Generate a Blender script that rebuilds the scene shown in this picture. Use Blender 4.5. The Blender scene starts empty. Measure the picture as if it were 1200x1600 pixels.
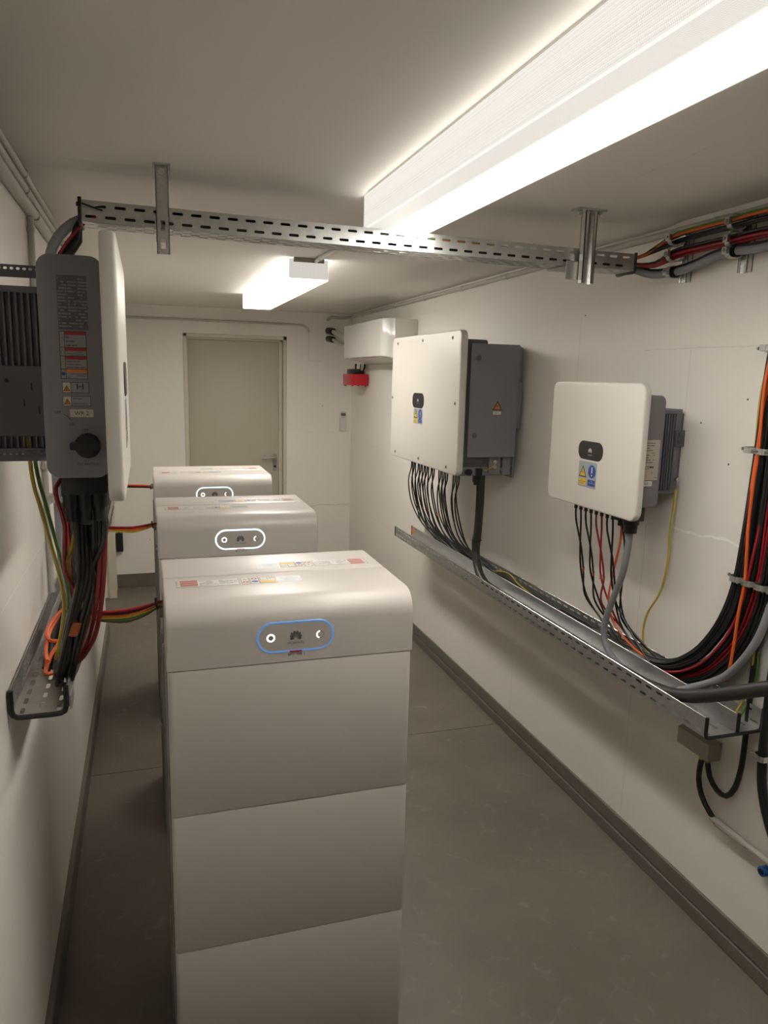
import bpy, bmesh, math, random
from mathutils import Vector, Matrix
random.seed(7)
scene = bpy.context.scene
col = scene.collection
R = math.radians

# ------------------------------------------------------------------ camera
cam_d = bpy.data.cameras.new('camera'); cam = bpy.data.objects.new('camera', cam_d); col.objects.link(cam)
cam_d.sensor_fit = 'VERTICAL'; cam_d.sensor_height = 32.0; cam_d.lens = 32.0 * 1163.8 / 1600.0
cam_d.clip_start = 0.02
fw = Vector((0.30040012, 0.93711708, -0.17768329)); rt = Vector((0.95330235, -0.30108021, 0.02377676)); up = Vector((0.03121531, 0.17652844, 0.98380045))
M = Matrix((rt, up, -fw)).transposed().to_4x4(); M.translation = Vector((0, 0, 1.786))
cam.matrix_world = M
scene.camera = cam
# ------------------------------------------------------------------ world, exposure, lamp levels
w = bpy.data.worlds.new('world'); scene.world = w; w.use_nodes = True
w.node_tree.nodes['Background'].inputs[0].default_value = (1.0, 0.93, 0.84, 1); w.node_tree.nodes['Background'].inputs[1].default_value = 0.0
vs = scene.view_settings
scene.display_settings.display_device = 'sRGB'
vs.view_transform = 'Standard'; vs.look = 'None'; vs.exposure = 0.0; vs.gamma = 1.0; vs.use_curve_mapping = False
LAMP_NEAR = (23, .82, 6)      # emission of lens underside / sides / added ceiling-facing ledges, near ceiling lamp
LAMP_FAR = (26, 5.0, 3.5)
LAMP_TINT = (1.0, 0.95, 0.87)

HS = .008
XL, XR, YB, H = -0.303, 1.7195, 6.4156, 2.314
YF = -3.2

# ------------------------------------------------------------------ materials
MATS = {}
def base_mat(name):
    m = bpy.data.materials.new(name); m.use_nodes = True
    nt = m.node_tree; b = nt.nodes['Principled BSDF']
    return m, nt, b
def mat(name, c, rough=.5, metal=0, var=.06, scale=12, bump=.0, bscale=200, coat=0, emit=None, es=0, spec=None):
    if name in MATS: return MATS[name]
    m, nt, b = base_mat(name)
    b.inputs['Roughness'].default_value = rough; b.inputs['Metallic'].default_value = metal
    if spec is not None: b.inputs['Specular IOR Level'].default_value = spec
    if coat: b.inputs['Coat Weight'].default_value = coat; b.inputs['Coat Roughness'].default_value = .08
    tc = nt.nodes.new('ShaderNodeTexCoord')
    n = nt.nodes.new('ShaderNodeTexNoise'); n.inputs['Scale'].default_value = scale; n.inputs['Detail'].default_value = 5
    nt.links.new(tc.outputs['Object'], n.inputs['Vector'])
    mx = nt.nodes.new('ShaderNodeMix'); mx.data_type = 'RGBA'
    mx.inputs['A'].default_value = (*[v * (1 - var) for v in c], 1); mx.inputs['B'].default_value = (*[min(1, v * (1 + var)) for v in c], 1)
    nt.links.new(n.outputs['Fac'], mx.inputs['Factor']); nt.links.new(mx.outputs['Result'], b.inputs['Base Color'])
    if bump:
        n2 = nt.nodes.new('ShaderNodeTexNoise'); n2.inputs['Scale'].default_value = bscale; n2.inputs['Detail'].default_value = 3
        nt.links.new(tc.outputs['Object'], n2.inputs['Vector'])
        bp = nt.nodes.new('ShaderNodeBump'); bp.inputs['Strength'].default_value = bump; bp.inputs['Distance'].default_value = .002
        nt.links.new(n2.outputs['Fac'], bp.inputs['Height']); nt.links.new(bp.outputs['Normal'], b.inputs['Normal'])
    if emit:
        b.inputs['Emission Color'].default_value = (*emit, 1); b.inputs['Emission Strength'].default_value = es
    MATS[name] = m
    return m

def wall_mat(name, c, lines=(), rough=.75, var=.05):
    """painted concrete: broad mottling, fine relief, hairline joints.
    lines: (axis, value, other axis, lo, hi, half width, wobble, darkness)"""
    m, nt, b = base_mat(name); N = nt.nodes; L = nt.links
    b.inputs['Roughness'].default_value = rough
    g = N.new('ShaderNodeNewGeometry')
    sep = N.new('ShaderNodeSeparateXYZ'); L.new(g.outputs['Position'], sep.inputs[0])
    n1 = N.new('ShaderNodeTexNoise'); n1.inputs['Scale'].default_value = 1.7; n1.inputs['Detail'].default_value = 6; L.new(g.outputs['Position'], n1.inputs['Vector'])
    n2 = N.new('ShaderNodeTexNoise'); n2.inputs['Scale'].default_value = 60; n2.inputs['Detail'].default_value = 4; L.new(g.outputs['Position'], n2.inputs['Vector'])
    n3 = N.new('ShaderNodeTexNoise'); n3.inputs['Scale'].default_value = 9; n3.inputs['Detail'].default_value = 3; L.new(g.outputs['Position'], n3.inputs['Vector'])
    mx = N.new('ShaderNodeMix'); mx.data_type = 'RGBA'
    mx.inputs['A'].default_value = (*[v * (1 - var) for v in c], 1); mx.inputs['B'].default_value = (*[min(1, v * (1 + var)) for v in c], 1)
    L.new(n1.outputs['Fac'], mx.inputs['Factor'])
    cur = mx.outputs['Result']; hts = None
    def math_(op, a, b_=None, c_=None):
        k = N.new('ShaderNodeMath'); k.operation = op
        for i, v in enumerate((a, b_, c_)):
            if v is None: continue
            if isinstance(v, (int, float)): k.inputs[i].default_value = v
            else: L.new(v, k.inputs[i])
        return k.outputs[0]
    for ax, val, oax, lo, hi, hw, wob, dark in lines:
        p = sep.outputs['XYZ'.index(ax)]; q = sep.outputs['XYZ'.index(oax)]
        d = math_('ADD', p, math_('MULTIPLY', math_('SUBTRACT', n3.outputs['Fac'], .5), wob))
        d = math_('ABSOLUTE', math_('SUBTRACT', d, val))
        k = math_('LESS_THAN', d, hw)
        k = math_('MULTIPLY', k, math_('GREATER_THAN', q, lo)); k = math_('MULTIPLY', k, math_('LESS_THAN', q, hi))
        k = math_('MULTIPLY', k, math_('MULTIPLY', n2.outputs['Fac'], 1.3))
        mm = N.new('ShaderNodeMix'); mm.data_type = 'RGBA'; L.new(k, mm.inputs['Factor']); L.new(cur, mm.inputs['A'])
        mm.inputs['B'].default_value = (*[min(1, v * dark) for v in c], 1); cur = mm.outputs['Result']
        hts = k if hts is None else math_('ADD', hts, k)
    L.new(cur, b.inputs['Base Color'])
    h = math_('ADD', math_('MULTIPLY', n2.outputs['Fac'], .35), n3.outputs['Fac'])
    if hts is not None: h = math_('SUBTRACT', h, hts)
    bp = N.new('ShaderNodeBump'); bp.inputs['Strength'].default_value = .25; bp.inputs['Distance'].default_value = .004
    L.new(h, bp.inputs['Height']); L.new(bp.outputs['Normal'], b.inputs['Normal'])
    return m

def floor_mat():
    m, nt, b = base_mat('floor_concrete'); N = nt.nodes; L = nt.links
    g = N.new('ShaderNodeNewGeometry')
    n1 = N.new('ShaderNodeTexNoise'); n1.inputs['Scale'].default_value = 2.2; n1.inputs['Detail'].default_value = 8; n1.inputs['Roughness'].default_value = .6
    n2 = N.new('ShaderNodeTexNoise'); n2.inputs['Scale'].default_value = 90; n2.inputs['Detail'].default_value = 3
    n3 = N.new('ShaderNodeTexNoise'); n3.inputs['Scale'].default_value = 14; n3.inputs['Detail'].default_value = 6; n3.inputs['Distortion'].default_value = 1.2
    for n in (n1, n2, n3): L.new(g.outputs['Position'], n.inputs['Vector'])
    r = N.new('ShaderNodeValToRGB'); r.color_ramp.elements[0].position = .3; r.color_ramp.elements[0].color = (.146, .124, .098, 1)
    r.color_ramp.elements[1].position = .72; r.color_ramp.elements[1].color = (.206, .180, .146, 1); L.new(n1.outputs['Fac'], r.inputs[0])
    r2 = N.new('ShaderNodeValToRGB'); r2.color_ramp.elements[0].position = .60; r2.color_ramp.elements[0].color = (0, 0, 0, 1)
    r2.color_ramp.elements[1].position = .74; r2.color_ramp.elements[1].color = (.35, .35, .35, 1); L.new(n3.outputs['Fac'], r2.inputs[0])
    mx = N.new('ShaderNodeMix'); mx.data_type = 'RGBA'; L.new(r2.outputs[0], mx.inputs['Factor']); L.new(r.outputs[0], mx.inputs['A']); mx.inputs['B'].default_value = (.29, .27, .24, 1)
    L.new(mx.outputs['Result'], b.inputs['Base Color'])
    b.inputs['Roughness'].default_value = .5
    bp = N.new('ShaderNodeBump'); bp.inputs['Strength'].default_value = .15; bp.inputs['Distance'].default_value = .002
    L.new(n2.outputs['Fac'], bp.inputs['Height']); L.new(bp.outputs['Normal'], b.inputs['Normal'])
    return m

def galv(name, c, rough, metal=.85):
    m, nt, b = base_mat(name); N = nt.nodes; L = nt.links
    tc = N.new('ShaderNodeTexCoord'); v = N.new('ShaderNodeTexVoronoi'); v.inputs['Scale'].default_value = 160; L.new(tc.outputs['Object'], v.inputs['Vector'])
    n = N.new('ShaderNodeTexNoise'); n.inputs['Scale'].default_value = 25; n.inputs['Detail'].default_value = 6; L.new(tc.outputs['Object'], n.inputs['Vector'])
    a = N.new('ShaderNodeMath'); a.operation = 'MULTIPLY_ADD'; L.new(v.outputs['Color'], a.inputs[0]); a.inputs[1].default_value = .35; L.new(n.outputs['Fac'], a.inputs[2])
    mx = N.new('ShaderNodeMix'); mx.data_type = 'RGBA'; mx.inputs['A'].default_value = (*[q * .8 for q in c], 1); mx.inputs['B'].default_value = (*[min(1, q * 1.15) for q in c], 1)
    L.new(a.outputs[0], mx.inputs['Factor']); L.new(mx.outputs['Result'], b.inputs['Base Color'])
    b.inputs['Metallic'].default_value = metal; b.inputs['Roughness'].default_value = rough
    MATS[name] = m; return m

def lens_mat(name, strength, pitch=.0036, depth=.35):
    """prismatic acrylic lens lit from inside: small raised cells over the lamp's own light"""
    m, nt, b = base_mat(name); N = nt.nodes; L = nt.links
    tc = N.new('ShaderNodeTexCoord'); sep = N.new('ShaderNodeSeparateXYZ'); L.new(tc.outputs['Object'], sep.inputs[0])
    outs = []
    for i in range(3):
        k = N.new('ShaderNodeMath'); k.operation = 'MULTIPLY'; L.new(sep.outputs[i], k.inputs[0]); k.inputs[1].default_value = 2 * math.pi / pitch
        s = N.new('ShaderNodeMath'); s.operation = 'SINE'; L.new(k.outputs[0], s.inputs[0]); outs.append(s.outputs[0])
    a = N.new('ShaderNodeMath'); a.operation = 'ADD'; L.new(outs[0], a.inputs[0]); L.new(outs[1], a.inputs[1])
    a2 = N.new('ShaderNodeMath'); a2.operation = 'ADD'; L.new(a.outputs[0], a2.inputs[0]); L.new(outs[2], a2.inputs[1])
    e = N.new('ShaderNodeMapRange'); e.inputs['From Min'].default_value = -2.5; e.inputs['From Max'].default_value = 2.5
    e.inputs['To Min'].default_value = strength * (1 - depth); e.inputs['To Max'].default_value = strength * (1 + depth * .5)
    L.new(a2.outputs[0], e.inputs['Value'])
    b.inputs['Base Color'].default_value = (.10, .10, .10, 1); b.inputs['Roughness'].default_value = .4; b.inputs['Specular IOR Level'].default_value = .2
    b.inputs['Emission Color'].default_value = (*LAMP_TINT, 1); L.new(e.outputs['Result'], b.inputs['Emission Strength'])
    return m

def under_mat(name, strength, hw, soft):
    """lens underside; with soft > 0 the tube sits off-centre and the prisms beside it stay dimmer"""
    m = lens_mat(name, 1.0, .0045, .16); nt = m.node_tree; N = nt.nodes; L = nt.links; b = N['Principled BSDF']
    src = b.inputs['Emission Strength'].links[0].from_socket
    if soft:
        tc = N.new('ShaderNodeTexCoord'); sep = N.new('ShaderNodeSeparateXYZ'); L.new(tc.outputs['Object'], sep.inputs[0])
        r = N.new('ShaderNodeMapRange'); r.interpolation_type = 'SMOOTHERSTEP'; r.inputs['From Min'].default_value = -hw * .45; r.inputs['From Max'].default_value = hw * .5  # slanted view of the glow painted into the emission across the width
        r.inputs['To Min'].default_value = .80; r.inputs['To Max'].default_value = strength * 1.6; L.new(sep.outputs[0], r.inputs['Value'])
        k = N.new('ShaderNodeMath'); k.operation = 'MULTIPLY'; L.new(src, k.inputs[0]); L.new(r.outputs['Result'], k.inputs[1]); L.new(k.outputs[0], b.inputs['Emission Strength'])
    else:
        k = N.new('ShaderNodeMath'); k.operation = 'MULTIPLY'; L.new(src, k.inputs[0]); k.inputs[1].default_value = strength; L.new(k.outputs[0], b.inputs['Emission Strength'])
    return m

WALL = (.83, .795, .735)
m_white = mat('battery_enamel', (.57, .53, .495), .37, var=.02)
m_panel = mat('status_panel_enamel', (.49, .455, .425), .28, var=.02)
m_side = mat('battery_side_plate', (.30, .29, .28), .45, metal=.3)
m_inv_white = mat('inverter_front_enamel', (.70, .67, .61), .38, var=.02)
m_inv_grey = mat('inverter_casting', (.225, .218, .240), .5, var=.05, bump=.2, bscale=500)
m_inv_dark = mat('dark_grey_plate', (.11, .108, .125), .55, var=.05)
m_fin = mat('heatsink_aluminium', (.19, .185, .21), .5, metal=.25)
m_black = mat('black_plastic', (.012, .012, .014), .42, var=.2)
m_cable_black = mat('black_cable_sheath', (.012, .012, .013), .38, var=.2, scale=30)
m_cable_red = mat('red_cable_sheath', (.30, .012, .02), .38, scale=30)
m_cable_orange = mat('orange_cable_sheath', (.80, .14, .03), .38, scale=30)
P_marker = mat('marker_orange', (.42, .10, .035), .5)
m_cable_green = mat('green_cable_sheath', (.10, .25, .05), .4, scale=30)
m_cable_yellow = mat('yellow_cable_sheath', (.55, .42, .05), .4, scale=30)
m_cable_brown = mat('brown_cable_sheath', (.13, .06, .045), .4, scale=30)
m_grey_pipe = mat('grey_conduit_plastic', (.24, .24, .26), .42)
m_dark_pipe = mat('dark_rubber_sheath', (.035, .030, .028), .45)
m_cond = mat('painted_conduit', (.52, .49, .44), .5)
m_galv = galv('galvanised_steel', (.55, .55, .54), .36)
m_galv_dark = galv('galvanised_steel_weathered', (.40, .39, .37), .45, .7)
m_zinc = galv('bright_zinc', (.72, .72, .70), .22, .95)
m_ac = mat('glossy_white_plastic', (.74, .73, .69), .14, var=.015, coat=.5)
m_ac2 = mat('satin_white_plastic', (.68, .66, .61), .4, var=.02)
m_redp = mat('red_plastic', (.52, .012, .018), .3, var=.05)
m_door = mat('door_paint', (.50, .46, .365), .5, var=.02)
m_frame = mat('door_frame_paint', (.62, .58, .46), .45, var=.02)
m_steel = mat('brushed_steel', (.50, .49, .47), .3, metal=.9)
m_base = mat('skirting_paint', (.155, .138, .112), .45, var=.12, scale=20, bump=.3, bscale=60)
m_beige = mat('beige_plastic', (.36, .33, .27), .45)
m_blue = mat('blue_plastic', (.02, .13, .45), .35)
# flat prints
P_white = mat('print_white', (.70, .68, .64), .5, var=.02)
P_grey = mat('print_grey', (.27, .27, .28), .5, var=.02)
P_silver = mat('print_silver', (.33, .37, .40), .35, var=.02)
P_black = mat('print_black', (.02, .02, .02), .5)
P_dark = mat('print_dark_grey', (.11, .10, .10), .5)
P_yellow = mat('print_yellow', (.75, .47, .03), .5)
P_orange = mat('print_orange', (.70, .19, .04), .5)
P_red = mat('print_red', (.38, .03, .03), .5)
P_pink = mat('print_faded_red', (.52, .26, .23), .5)
P_blue = mat('print_blue', (.02, .06, .30), .5)
P_buff = mat('print_buff', (.55, .50, .42), .5)
m_glow_white = mat('status_light_white', (.9, .9, .9), .4, emit=(1, 1, 1), es=1.6)
m_glow_blue = mat('status_outline_blue', (.10, .22, .45), .3, emit=(.22, .50, 1.0), es=.28)
m_glow_ice = mat('status_outline_icy', (.5, .7, .85), .3, emit=(.75, .95, 1.0), es=1.25)
m_red_led = mat('status_bar_dark_red', (.25, .02, .03), .3, emit=(.6, .02, .05), es=.12)
m_pink_led = mat('status_bar_pink', (.5, .3, .34), .3, emit=(1, .45, .6), es=.45)

# ------------------------------------------------------------------ mesh helpers
class Fr:
    """a flat local frame: origin, right (U), up (V); N points out"""
    def __init__(s, O, U, V): s.O = Vector(O); s.U = Vector(U); s.V = Vector(V); s.N = s.U.cross(s.V)
    def p(s, a, b, h=0): return s.O + s.U * a + s.V * b + s.N * h
class MB:
    def __init__(s): s.v = []; s.f = []; s.m = []; s.mats = []
    def mi(s, m):
        if m not in s.mats: s.mats.append(m)
        return s.mats.index(m)
    def add(s, vs, fs, m=None):
        o = len(s.v); s.v += [tuple(v) for v in vs]; k = s.mi(m)
        for f in fs: s.f.append([i + o for i in f]); s.m.append(k)
        return s
    def box(s, a, b, m=None):
        x0, y0, z0 = [min(a[i], b[i]) for i in range(3)]; x1, y1, z1 = [max(a[i], b[i]) for i in range(3)]
        return s.add([(x0,y0,z0),(x1,y0,z0),(x1,y1,z0),(x0,y1,z0),(x0,y0,z1),(x1,y0,z1),(x1,y1,z1),(x0,y1,z1)],
                     [(0,3,2,1),(4,5,6,7),(0,1,5,4),(1,2,6,5),(2,3,7,6),(3,0,4,7)], m)
    def prism(s, loop, h0, h1, fr, m=None):
        """loop of (a,b) ccw in frame fr, between heights"""
        n = len(loop)
        vs = [fr.p(a, b, h0) for a, b in loop] + [fr.p(a, b, h1) for a, b in loop]
        fs = [list(range(n))[::-1], list(range(n, 2 * n))] + [(i, (i + 1) % n, n + (i + 1) % n, n + i) for i in range(n)]
        return s.add(vs, fs, m)
    def poly(s, loop, h, fr, m=None): return s.add([fr.p(a, b, h) for a, b in loop], [list(range(len(loop)))], m)
    def rect(s, a0, b0, a1, b1, h, fr, m=None): return s.poly([(a0, b0), (a1, b0), (a1, b1), (a0, b1)], h, fr, m)
    def cyl(s, p0, p1, r, m=None, n=16, r1=None):
        return s.tube([p0, p1], r, m, n, r1=r1, smooth=False)
    def tube(s, pts, r, m=None, n=8, step=.02, smooth=True, r1=None, cap=True):
        P = curve(pts, step) if smooth and len(pts) > 2 else [Vector(p) for p in pts]
        T = []
        for i in range(len(P)):
            a = P[max(i - 1, 0)]; b = P[min(i + 1, len(P) - 1)]; T.append((b - a).normalized())
        nrm = T[0].orthogonal().normalized(); vs = []
        for i, (p, t) in enumerate(zip(P, T)):
            nrm = (nrm - t * nrm.dot(t)).normalized(); bn = t.cross(nrm)
            rr = r if r1 is None else r + (r1 - r) * i / (len(P) - 1)
            for k in range(n):
                a = 2 * math.pi * k / n; vs.append(p + (nrm * math.cos(a) + bn * math.sin(a)) * rr)
        fs = []
        for i in range(len(P) - 1):
            for k in range(n):
                fs.append((i * n + k, i * n + (k + 1) % n, (i + 1) * n + (k + 1) % n, (i + 1) * n + k))
        if cap: fs.append(list(range(n))[::-1]); fs.append([(len(P) - 1) * n + k for k in range(n)])
        return s.add(vs, fs, m)
    def ring(s, fr, a, b, r0, r1, h, m=None, t0=0, t1=360, n=32):
        vs = []; fs = []
        for i in range(n + 1):
            t = R(t0 + (t1 - t0) * i / n)
            vs += [fr.p(a + r0 * math.cos(t), b + r0 * math.sin(t), h), fr.p(a + r1 * math.cos(t), b + r1 * math.sin(t), h)]
        for i in range(n): fs.append((2*i, 2*i+1, 2*i+3, 2*i+2))
        return s.add(vs, fs, m)
    def band(s, c, ra, rb, A, B, N, w, t, m=None, n=28):
        """closed metal strap: ellipse radii ra, rb along unit vectors A, B; width w along N; thickness t"""
        c, A, B, N = map(Vector, (c, A, B, N)); vs = []; fs = []
        for i in range(n):
            a = 2 * math.pi * i / n
            ca, sa = math.cos(a), math.sin(a)
            ca = math.copysign(abs(ca) ** .6, ca); sa = math.copysign(abs(sa) ** .6, sa)
            for rr, hh in ((0, -w/2), (0, w/2), (t, w/2), (t, -w/2)):
                vs.append(c + A * ca * (ra + rr) + B * sa * (rb + rr) + N * hh)
        for i in range(n):
            j = (i + 1) % n
            for k in range(4): fs.append((i*4+k, i*4+(k+1)%4, j*4+(k+1)%4, j*4+k))
        return s.add(vs, fs, m)
    def text(s, txt, size, fr, a, b, h, m=None, align='CENTER', sx=1.0):
        vs, fs = glyphs(txt, align)
        return s.add([fr.p(a + x * size * sx, b + y * size, h) for x, y in vs], fs, m)
    def perf(s, fr, L, W, rows, pitch, sl, sh, m=None):
        """perforated sheet L x W, rows of staggered slots (length sl, height sh)"""
        rh = W / rows
        for r in range(rows):
            y0, y1 = r * rh, (r + 1) * rh
            off = pitch / 2 if r % 2 else 0
            x = -off
            while x < L - 1e-6:
                a, b_ = max(0, x), min(L, x + pitch); 
                if b_ - a < pitch * .9:
                    s.rect(a, y0, b_, y1, 0, fr, m)
                else:
                    cx, cy = (a + b_) / 2, (y0 + y1) / 2; A, B, c = sl / 2, sh / 2, sh * .3
                    o = [(a, y0), (b_, y0), (b_, y1), (a, y1)]
                    q = [(cx-A+c, cy-B), (cx+A-c, cy-B), (cx+A, cy-B+c), (cx+A, cy+B-c), (cx+A-c, cy+B), (cx-A+c, cy+B), (cx-A, cy+B-c), (cx-A, cy-B+c)]
                    vs = [fr.p(*u) for u in o + q]
                    s.add(vs, [(0,1,5,4),(1,6,5),(1,2,7,6),(2,8,7),(2,3,9,8),(3,10,9),(3,0,11,10),(0,4,11)], m)
                x += pitch
        return s
    def mesh(s, name, bevel=0, seg=2, weld=False, angle=35):
        me = bpy.data.meshes.new(name); me.from_pydata(s.v, [], s.f)
        for k in s.mats: me.materials.append(k)
        for p, k in zip(me.polygons, s.m): p.material_index = k
        if bevel or weld:
            bm = bmesh.new(); bm.from_mesh(me)
            if weld: bmesh.ops.remove_doubles(bm, verts=bm.verts, dist=1e-5)
            if bevel:
                es = [e for e in bm.edges if len(e.link_faces) == 2 and e.calc_face_angle(0) > R(angle)]
                bmesh.ops.bevel(bm, geom=es, offset=bevel, segments=seg, affect='EDGES', profile=.5, clamp_overlap=True)
            bm.to_mesh(me); bm.free()
        return me
def curve(pts, step):
    P = [Vector(p) for p in pts]; P = [P[0] * 2 - P[1]] + P + [P[-1] * 2 - P[-2]]; out = []
    for i in range(1, len(P) - 2):
        a, b, c, d = P[i-1:i+3]; n = max(2, int((c - b).length / step))
        for k in range(n):
            t = k / n
            out.append(.5 * ((2*b) + (c-a)*t + (2*a-5*b+4*c-d)*t*t + (3*b-a-3*c+d)*t**3))
    out.append(P[-2]); return out
GL = {}
def glyphs(txt, align):
    k = (txt, align)
    if k not in GL:
        cu = bpy.data.curves.new('lettering', 'FONT'); cu.body = txt; cu.size = 1; cu.align_x = align; cu.resolution_u = 2
        o = bpy.data.objects.new('lettering', cu); col.objects.link(o)
        dg = bpy.context.evaluated_depsgraph_get(); me = bpy.data.meshes.new_from_object(o.evaluated_get(dg))
        GL[k] = ([(v.co.x, v.co.y) for v in me.vertices], [list(p.vertices) for p in me.polygons])
        bpy.data.objects.remove(o); bpy.data.curves.remove(cu); bpy.data.meshes.remove(me)
    return GL[k]
def obj(name, mb, m=None, parent=None, bevel=0, seg=2, smooth=True, solid=0, weld=False, loc=None, angle=35, sm_angle=40):
    if m is not None: mb.mats = [m] if len(mb.mats) <= 1 else [m if x is None else x for x in mb.mats]
    me = mb.mesh(name, bevel, seg, weld, angle)
    o = bpy.data.objects.new(name, me); col.objects.link(o)
    if smooth:
        for p in me.polygons: p.use_smooth = True
        bm = bmesh.new(); bm.from_mesh(me)
        for e in bm.edges:
            if len(e.link_faces) != 2 or e.calc_face_angle(0) > R(sm_angle): e.smooth = False
        bm.to_mesh(me); bm.free()
    if solid:
        sd = o.modifiers.new('thickness', 'SOLIDIFY'); sd.thickness = solid; sd.offset = 0
    if parent: o.parent = parent
    if loc: o.location = loc
    return o
def empty(name, loc=(0, 0, 0), rz=0):
    o = bpy.data.objects.new(name, None); col.objects.link(o); o.location = loc; o.rotation_euler = (0, 0, rz); o.empty_display_size = .05; return o
def tag(o, label, cat, group=None):
    o['label'] = label; o['category'] = cat
    if group: o['group'] = group
    return o
def struct(o): o['kind'] = 'structure'; return o
def kids(o): return [c for c in bpy.data.objects if c.parent == o]
def dup(root, loc, rz, skip=()):
    r = root.copy(); col.objects.link(r); r.location = loc; r.rotation_euler = (0, 0, rz)
    def rec(a, b):
        for ch in kids(a):
            if ch.name.split('.')[0] in skip: continue
            c = ch.copy(); col.objects.link(c); c.parent = b; rec(ch, c)
    rec(root, r); return r
def rrect(x0, y0, x1, y1, r, n=5):
    out = []
    for cx, cy, a0 in ((x1-r, y0+r, -90), (x1-r, y1-r, 0), (x0+r, y1-r, 90), (x0+r, y0+r, 180)):
        for i in range(n + 1):
            a = R(a0 + 90 * i / n); out.append((cx + r * math.cos(a), cy + r * math.sin(a)))
    return out
def emblem(mb, fr, a, b, s, h, m):
    """fan of eight petals"""
    for i, ang in enumerate((-78, -55, -33, -11, 11, 33, 55, 78)):
        t = R(ang); ln = s * (.42 if abs(ang) > 70 else .56 if abs(ang) > 50 else .68 if abs(ang) > 25 else .72); wd = s * .125
        ca, sa = math.cos(t), math.sin(t); st = s * .13
        pts = [(0, st), (wd * .75, st + ln * .55), (wd, st + ln * .8), (wd * .55, st + ln), (-wd * .55, st + ln), (-wd, st + ln * .8), (-wd * .75, st + ln * .55)]
        mb.poly([(a + x * ca + y * sa, b - x * sa + y * ca) for x, y in pts], h, fr, m)
def warn_tri(mb, fr, a, b, s, h, fill=None, sign='bolt'):
    fill = fill or P_yellow
    hh = s * .866
    mb.poly([(a - s/2, b), (a + s/2, b), (a, b + hh)], h, fr, P_black)
    mb.poly([(a - s*.36, b + s*.08), (a + s*.36, b + s*.08), (a, b + hh - s*.16)], h + .0003, fr, fill)
    if sign == 'bolt':
        mb.poly([(a + s*.02, b + s*.56), (a - s*.09, b + s*.33), (a + s*.01, b + s*.35), (a - s*.03, b + s*.14), (a + s*.10, b + s*.40), (a, b + s*.38)], h + .0006, fr, P_black)
    else:
        mb.rect(a - s*.035, b + s*.28, a + s*.035, b + s*.55, h + .0006, fr, P_black); mb.rect(a - s*.035, b + s*.15, a + s*.035, b + s*.22, h + .0006, fr, P_black)
def lines(mb, fr, a0, b0, a1, b1, n, h, m, rnd, fill=.45):
    """rows of small print as bars"""
    st = (b1 - b0) / n
    for i in range(n):
        y = b0 + st * (i + .5); x = a0
        while x < a1:
            wd = rnd.uniform(.12, .4) * (a1 - a0); x2 = min(a1, x + wd)
            if rnd.random() < .85: mb.rect(x, y - st * fill / 2, x2, y + st * fill / 2, h, fr, m)
            x = x2 + .03 * (a1 - a0)
            if rnd.random() < .15: break

# ================================================================== ROOM
wl_mat = wall_mat('wall_left_paint', WALL, [('Z', 1.28, 'Y', .2, 3.2, .0015, .02, 1.22), ('Z', .62, 'Y', .4, 2.2, .0012, .03, .9)])
wr_mat = wall_mat('wall_right_paint', WALL, [('Y', 2.10, 'Z', 1.28, 1.9, .0013, .01, .74), ('Y', 2.252, 'Z', .1, 1.28, .0012, .012, .66),
    ('Z', 1.905, 'Y', 1.2, 2.35, .0013, .01, .76), ('Z', 1.30, 'Y', 1.2, 2.12, .004, .05, 1.28), ('Y', 2.78, 'Z', 1.55, 2.05, .0013, .01, .76),
    ('Y', 3.20, 'Z', .12, .8, .0012, .01, .78), ('Z', 1.24, 'Y', 4.3, 6.41, .002, .02, .88), ('Z', .66, 'Y', 4.6, 6.41, .002, .02, .88)])
wb_mat = wall_mat('wall_back_paint', WALL, [('Z', .652, 'X', 1.22, 1.72, .004, .05, .66), ('Z', 1.30, 'X', 1.3, 1.62, .002, .02, .82), ('X', 1.345, 'Z', 1.91, 2.16, .002, .004, .72),
    ('Z', 1.912, 'X', 1.345, 1.45, .0025, .004, .66)])
ceil_mat = wall_mat('ceiling_paint', (.80, .765, .71), [('X', 1.25, 'Y', 1.5, 1.8, .0012, .05, .8)], rough=.7, var=.04)
fl = MB()
fl.box((XL - .2, YF, -.1), (XR + .02, 3.3085, 0)); fl.box((XL - .2, 3.3125, -.1), (XR + .02, YB + .1, 0)); fl.box((XL - .2, 3.3, -.1), (XR + .02, 3.32, -.008))
struct(obj('floor', fl, floor_mat(), smooth=False))
c = MB(); c.prism([(YF, H + HS), (2.20, H + HS), (2.28, H), (YB + .1, H), (YB + .1, H + .12), (YF, H + .12)], XL - .2, XR + .02, Fr((0, 0, 0), (0, 1, 0), (0, 0, 1))); struct(obj('ceiling', c, ceil_mat, smooth=False))
wl = MB(); wl.box((XL - .14, YF, 0), (XL, 5.2, H + HS)); wl.box((XL - .14, 5.2, 2.05), (XL, 6.12, H)); wl.box((XL - .14, 6.12, 0), (XL + .030, YB, H)); wl.box((XL - .2, 5.2, 0), (XL - .12, 6.12, 2.05))
struct(obj('wall_left', wl, wl_mat, smooth=False))
w_r = struct(obj('wall_right', MB().box((XR + .008, YF, 0), (XR + .15, YB, H + HS)), wr_mat, smooth=False))
DX0, DX1, DZ = .304, 1.153, 2.105
wb = MB(); wb.box((XL - .2, YB, 0), (DX0 + .03, YB + .15, H + .05)); wb.box((DX1 - .03, YB, 0), (XR + .15, YB + .15, H + .05)); wb.box((DX0 + .03, YB, DZ - .03), (DX1 - .03, YB + .15, H + .05)); wb.box((DX0, YB + .14, 0), (DX1, YB + .18, DZ))
w_b = struct(obj('wall_back', wb, wb_mat, smooth=False))
struct(obj('wall_front', MB().box((XL - .2, YF - .1, 0), (XR + .15, YF, H + .05)), wl_mat, smooth=False))
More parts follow.
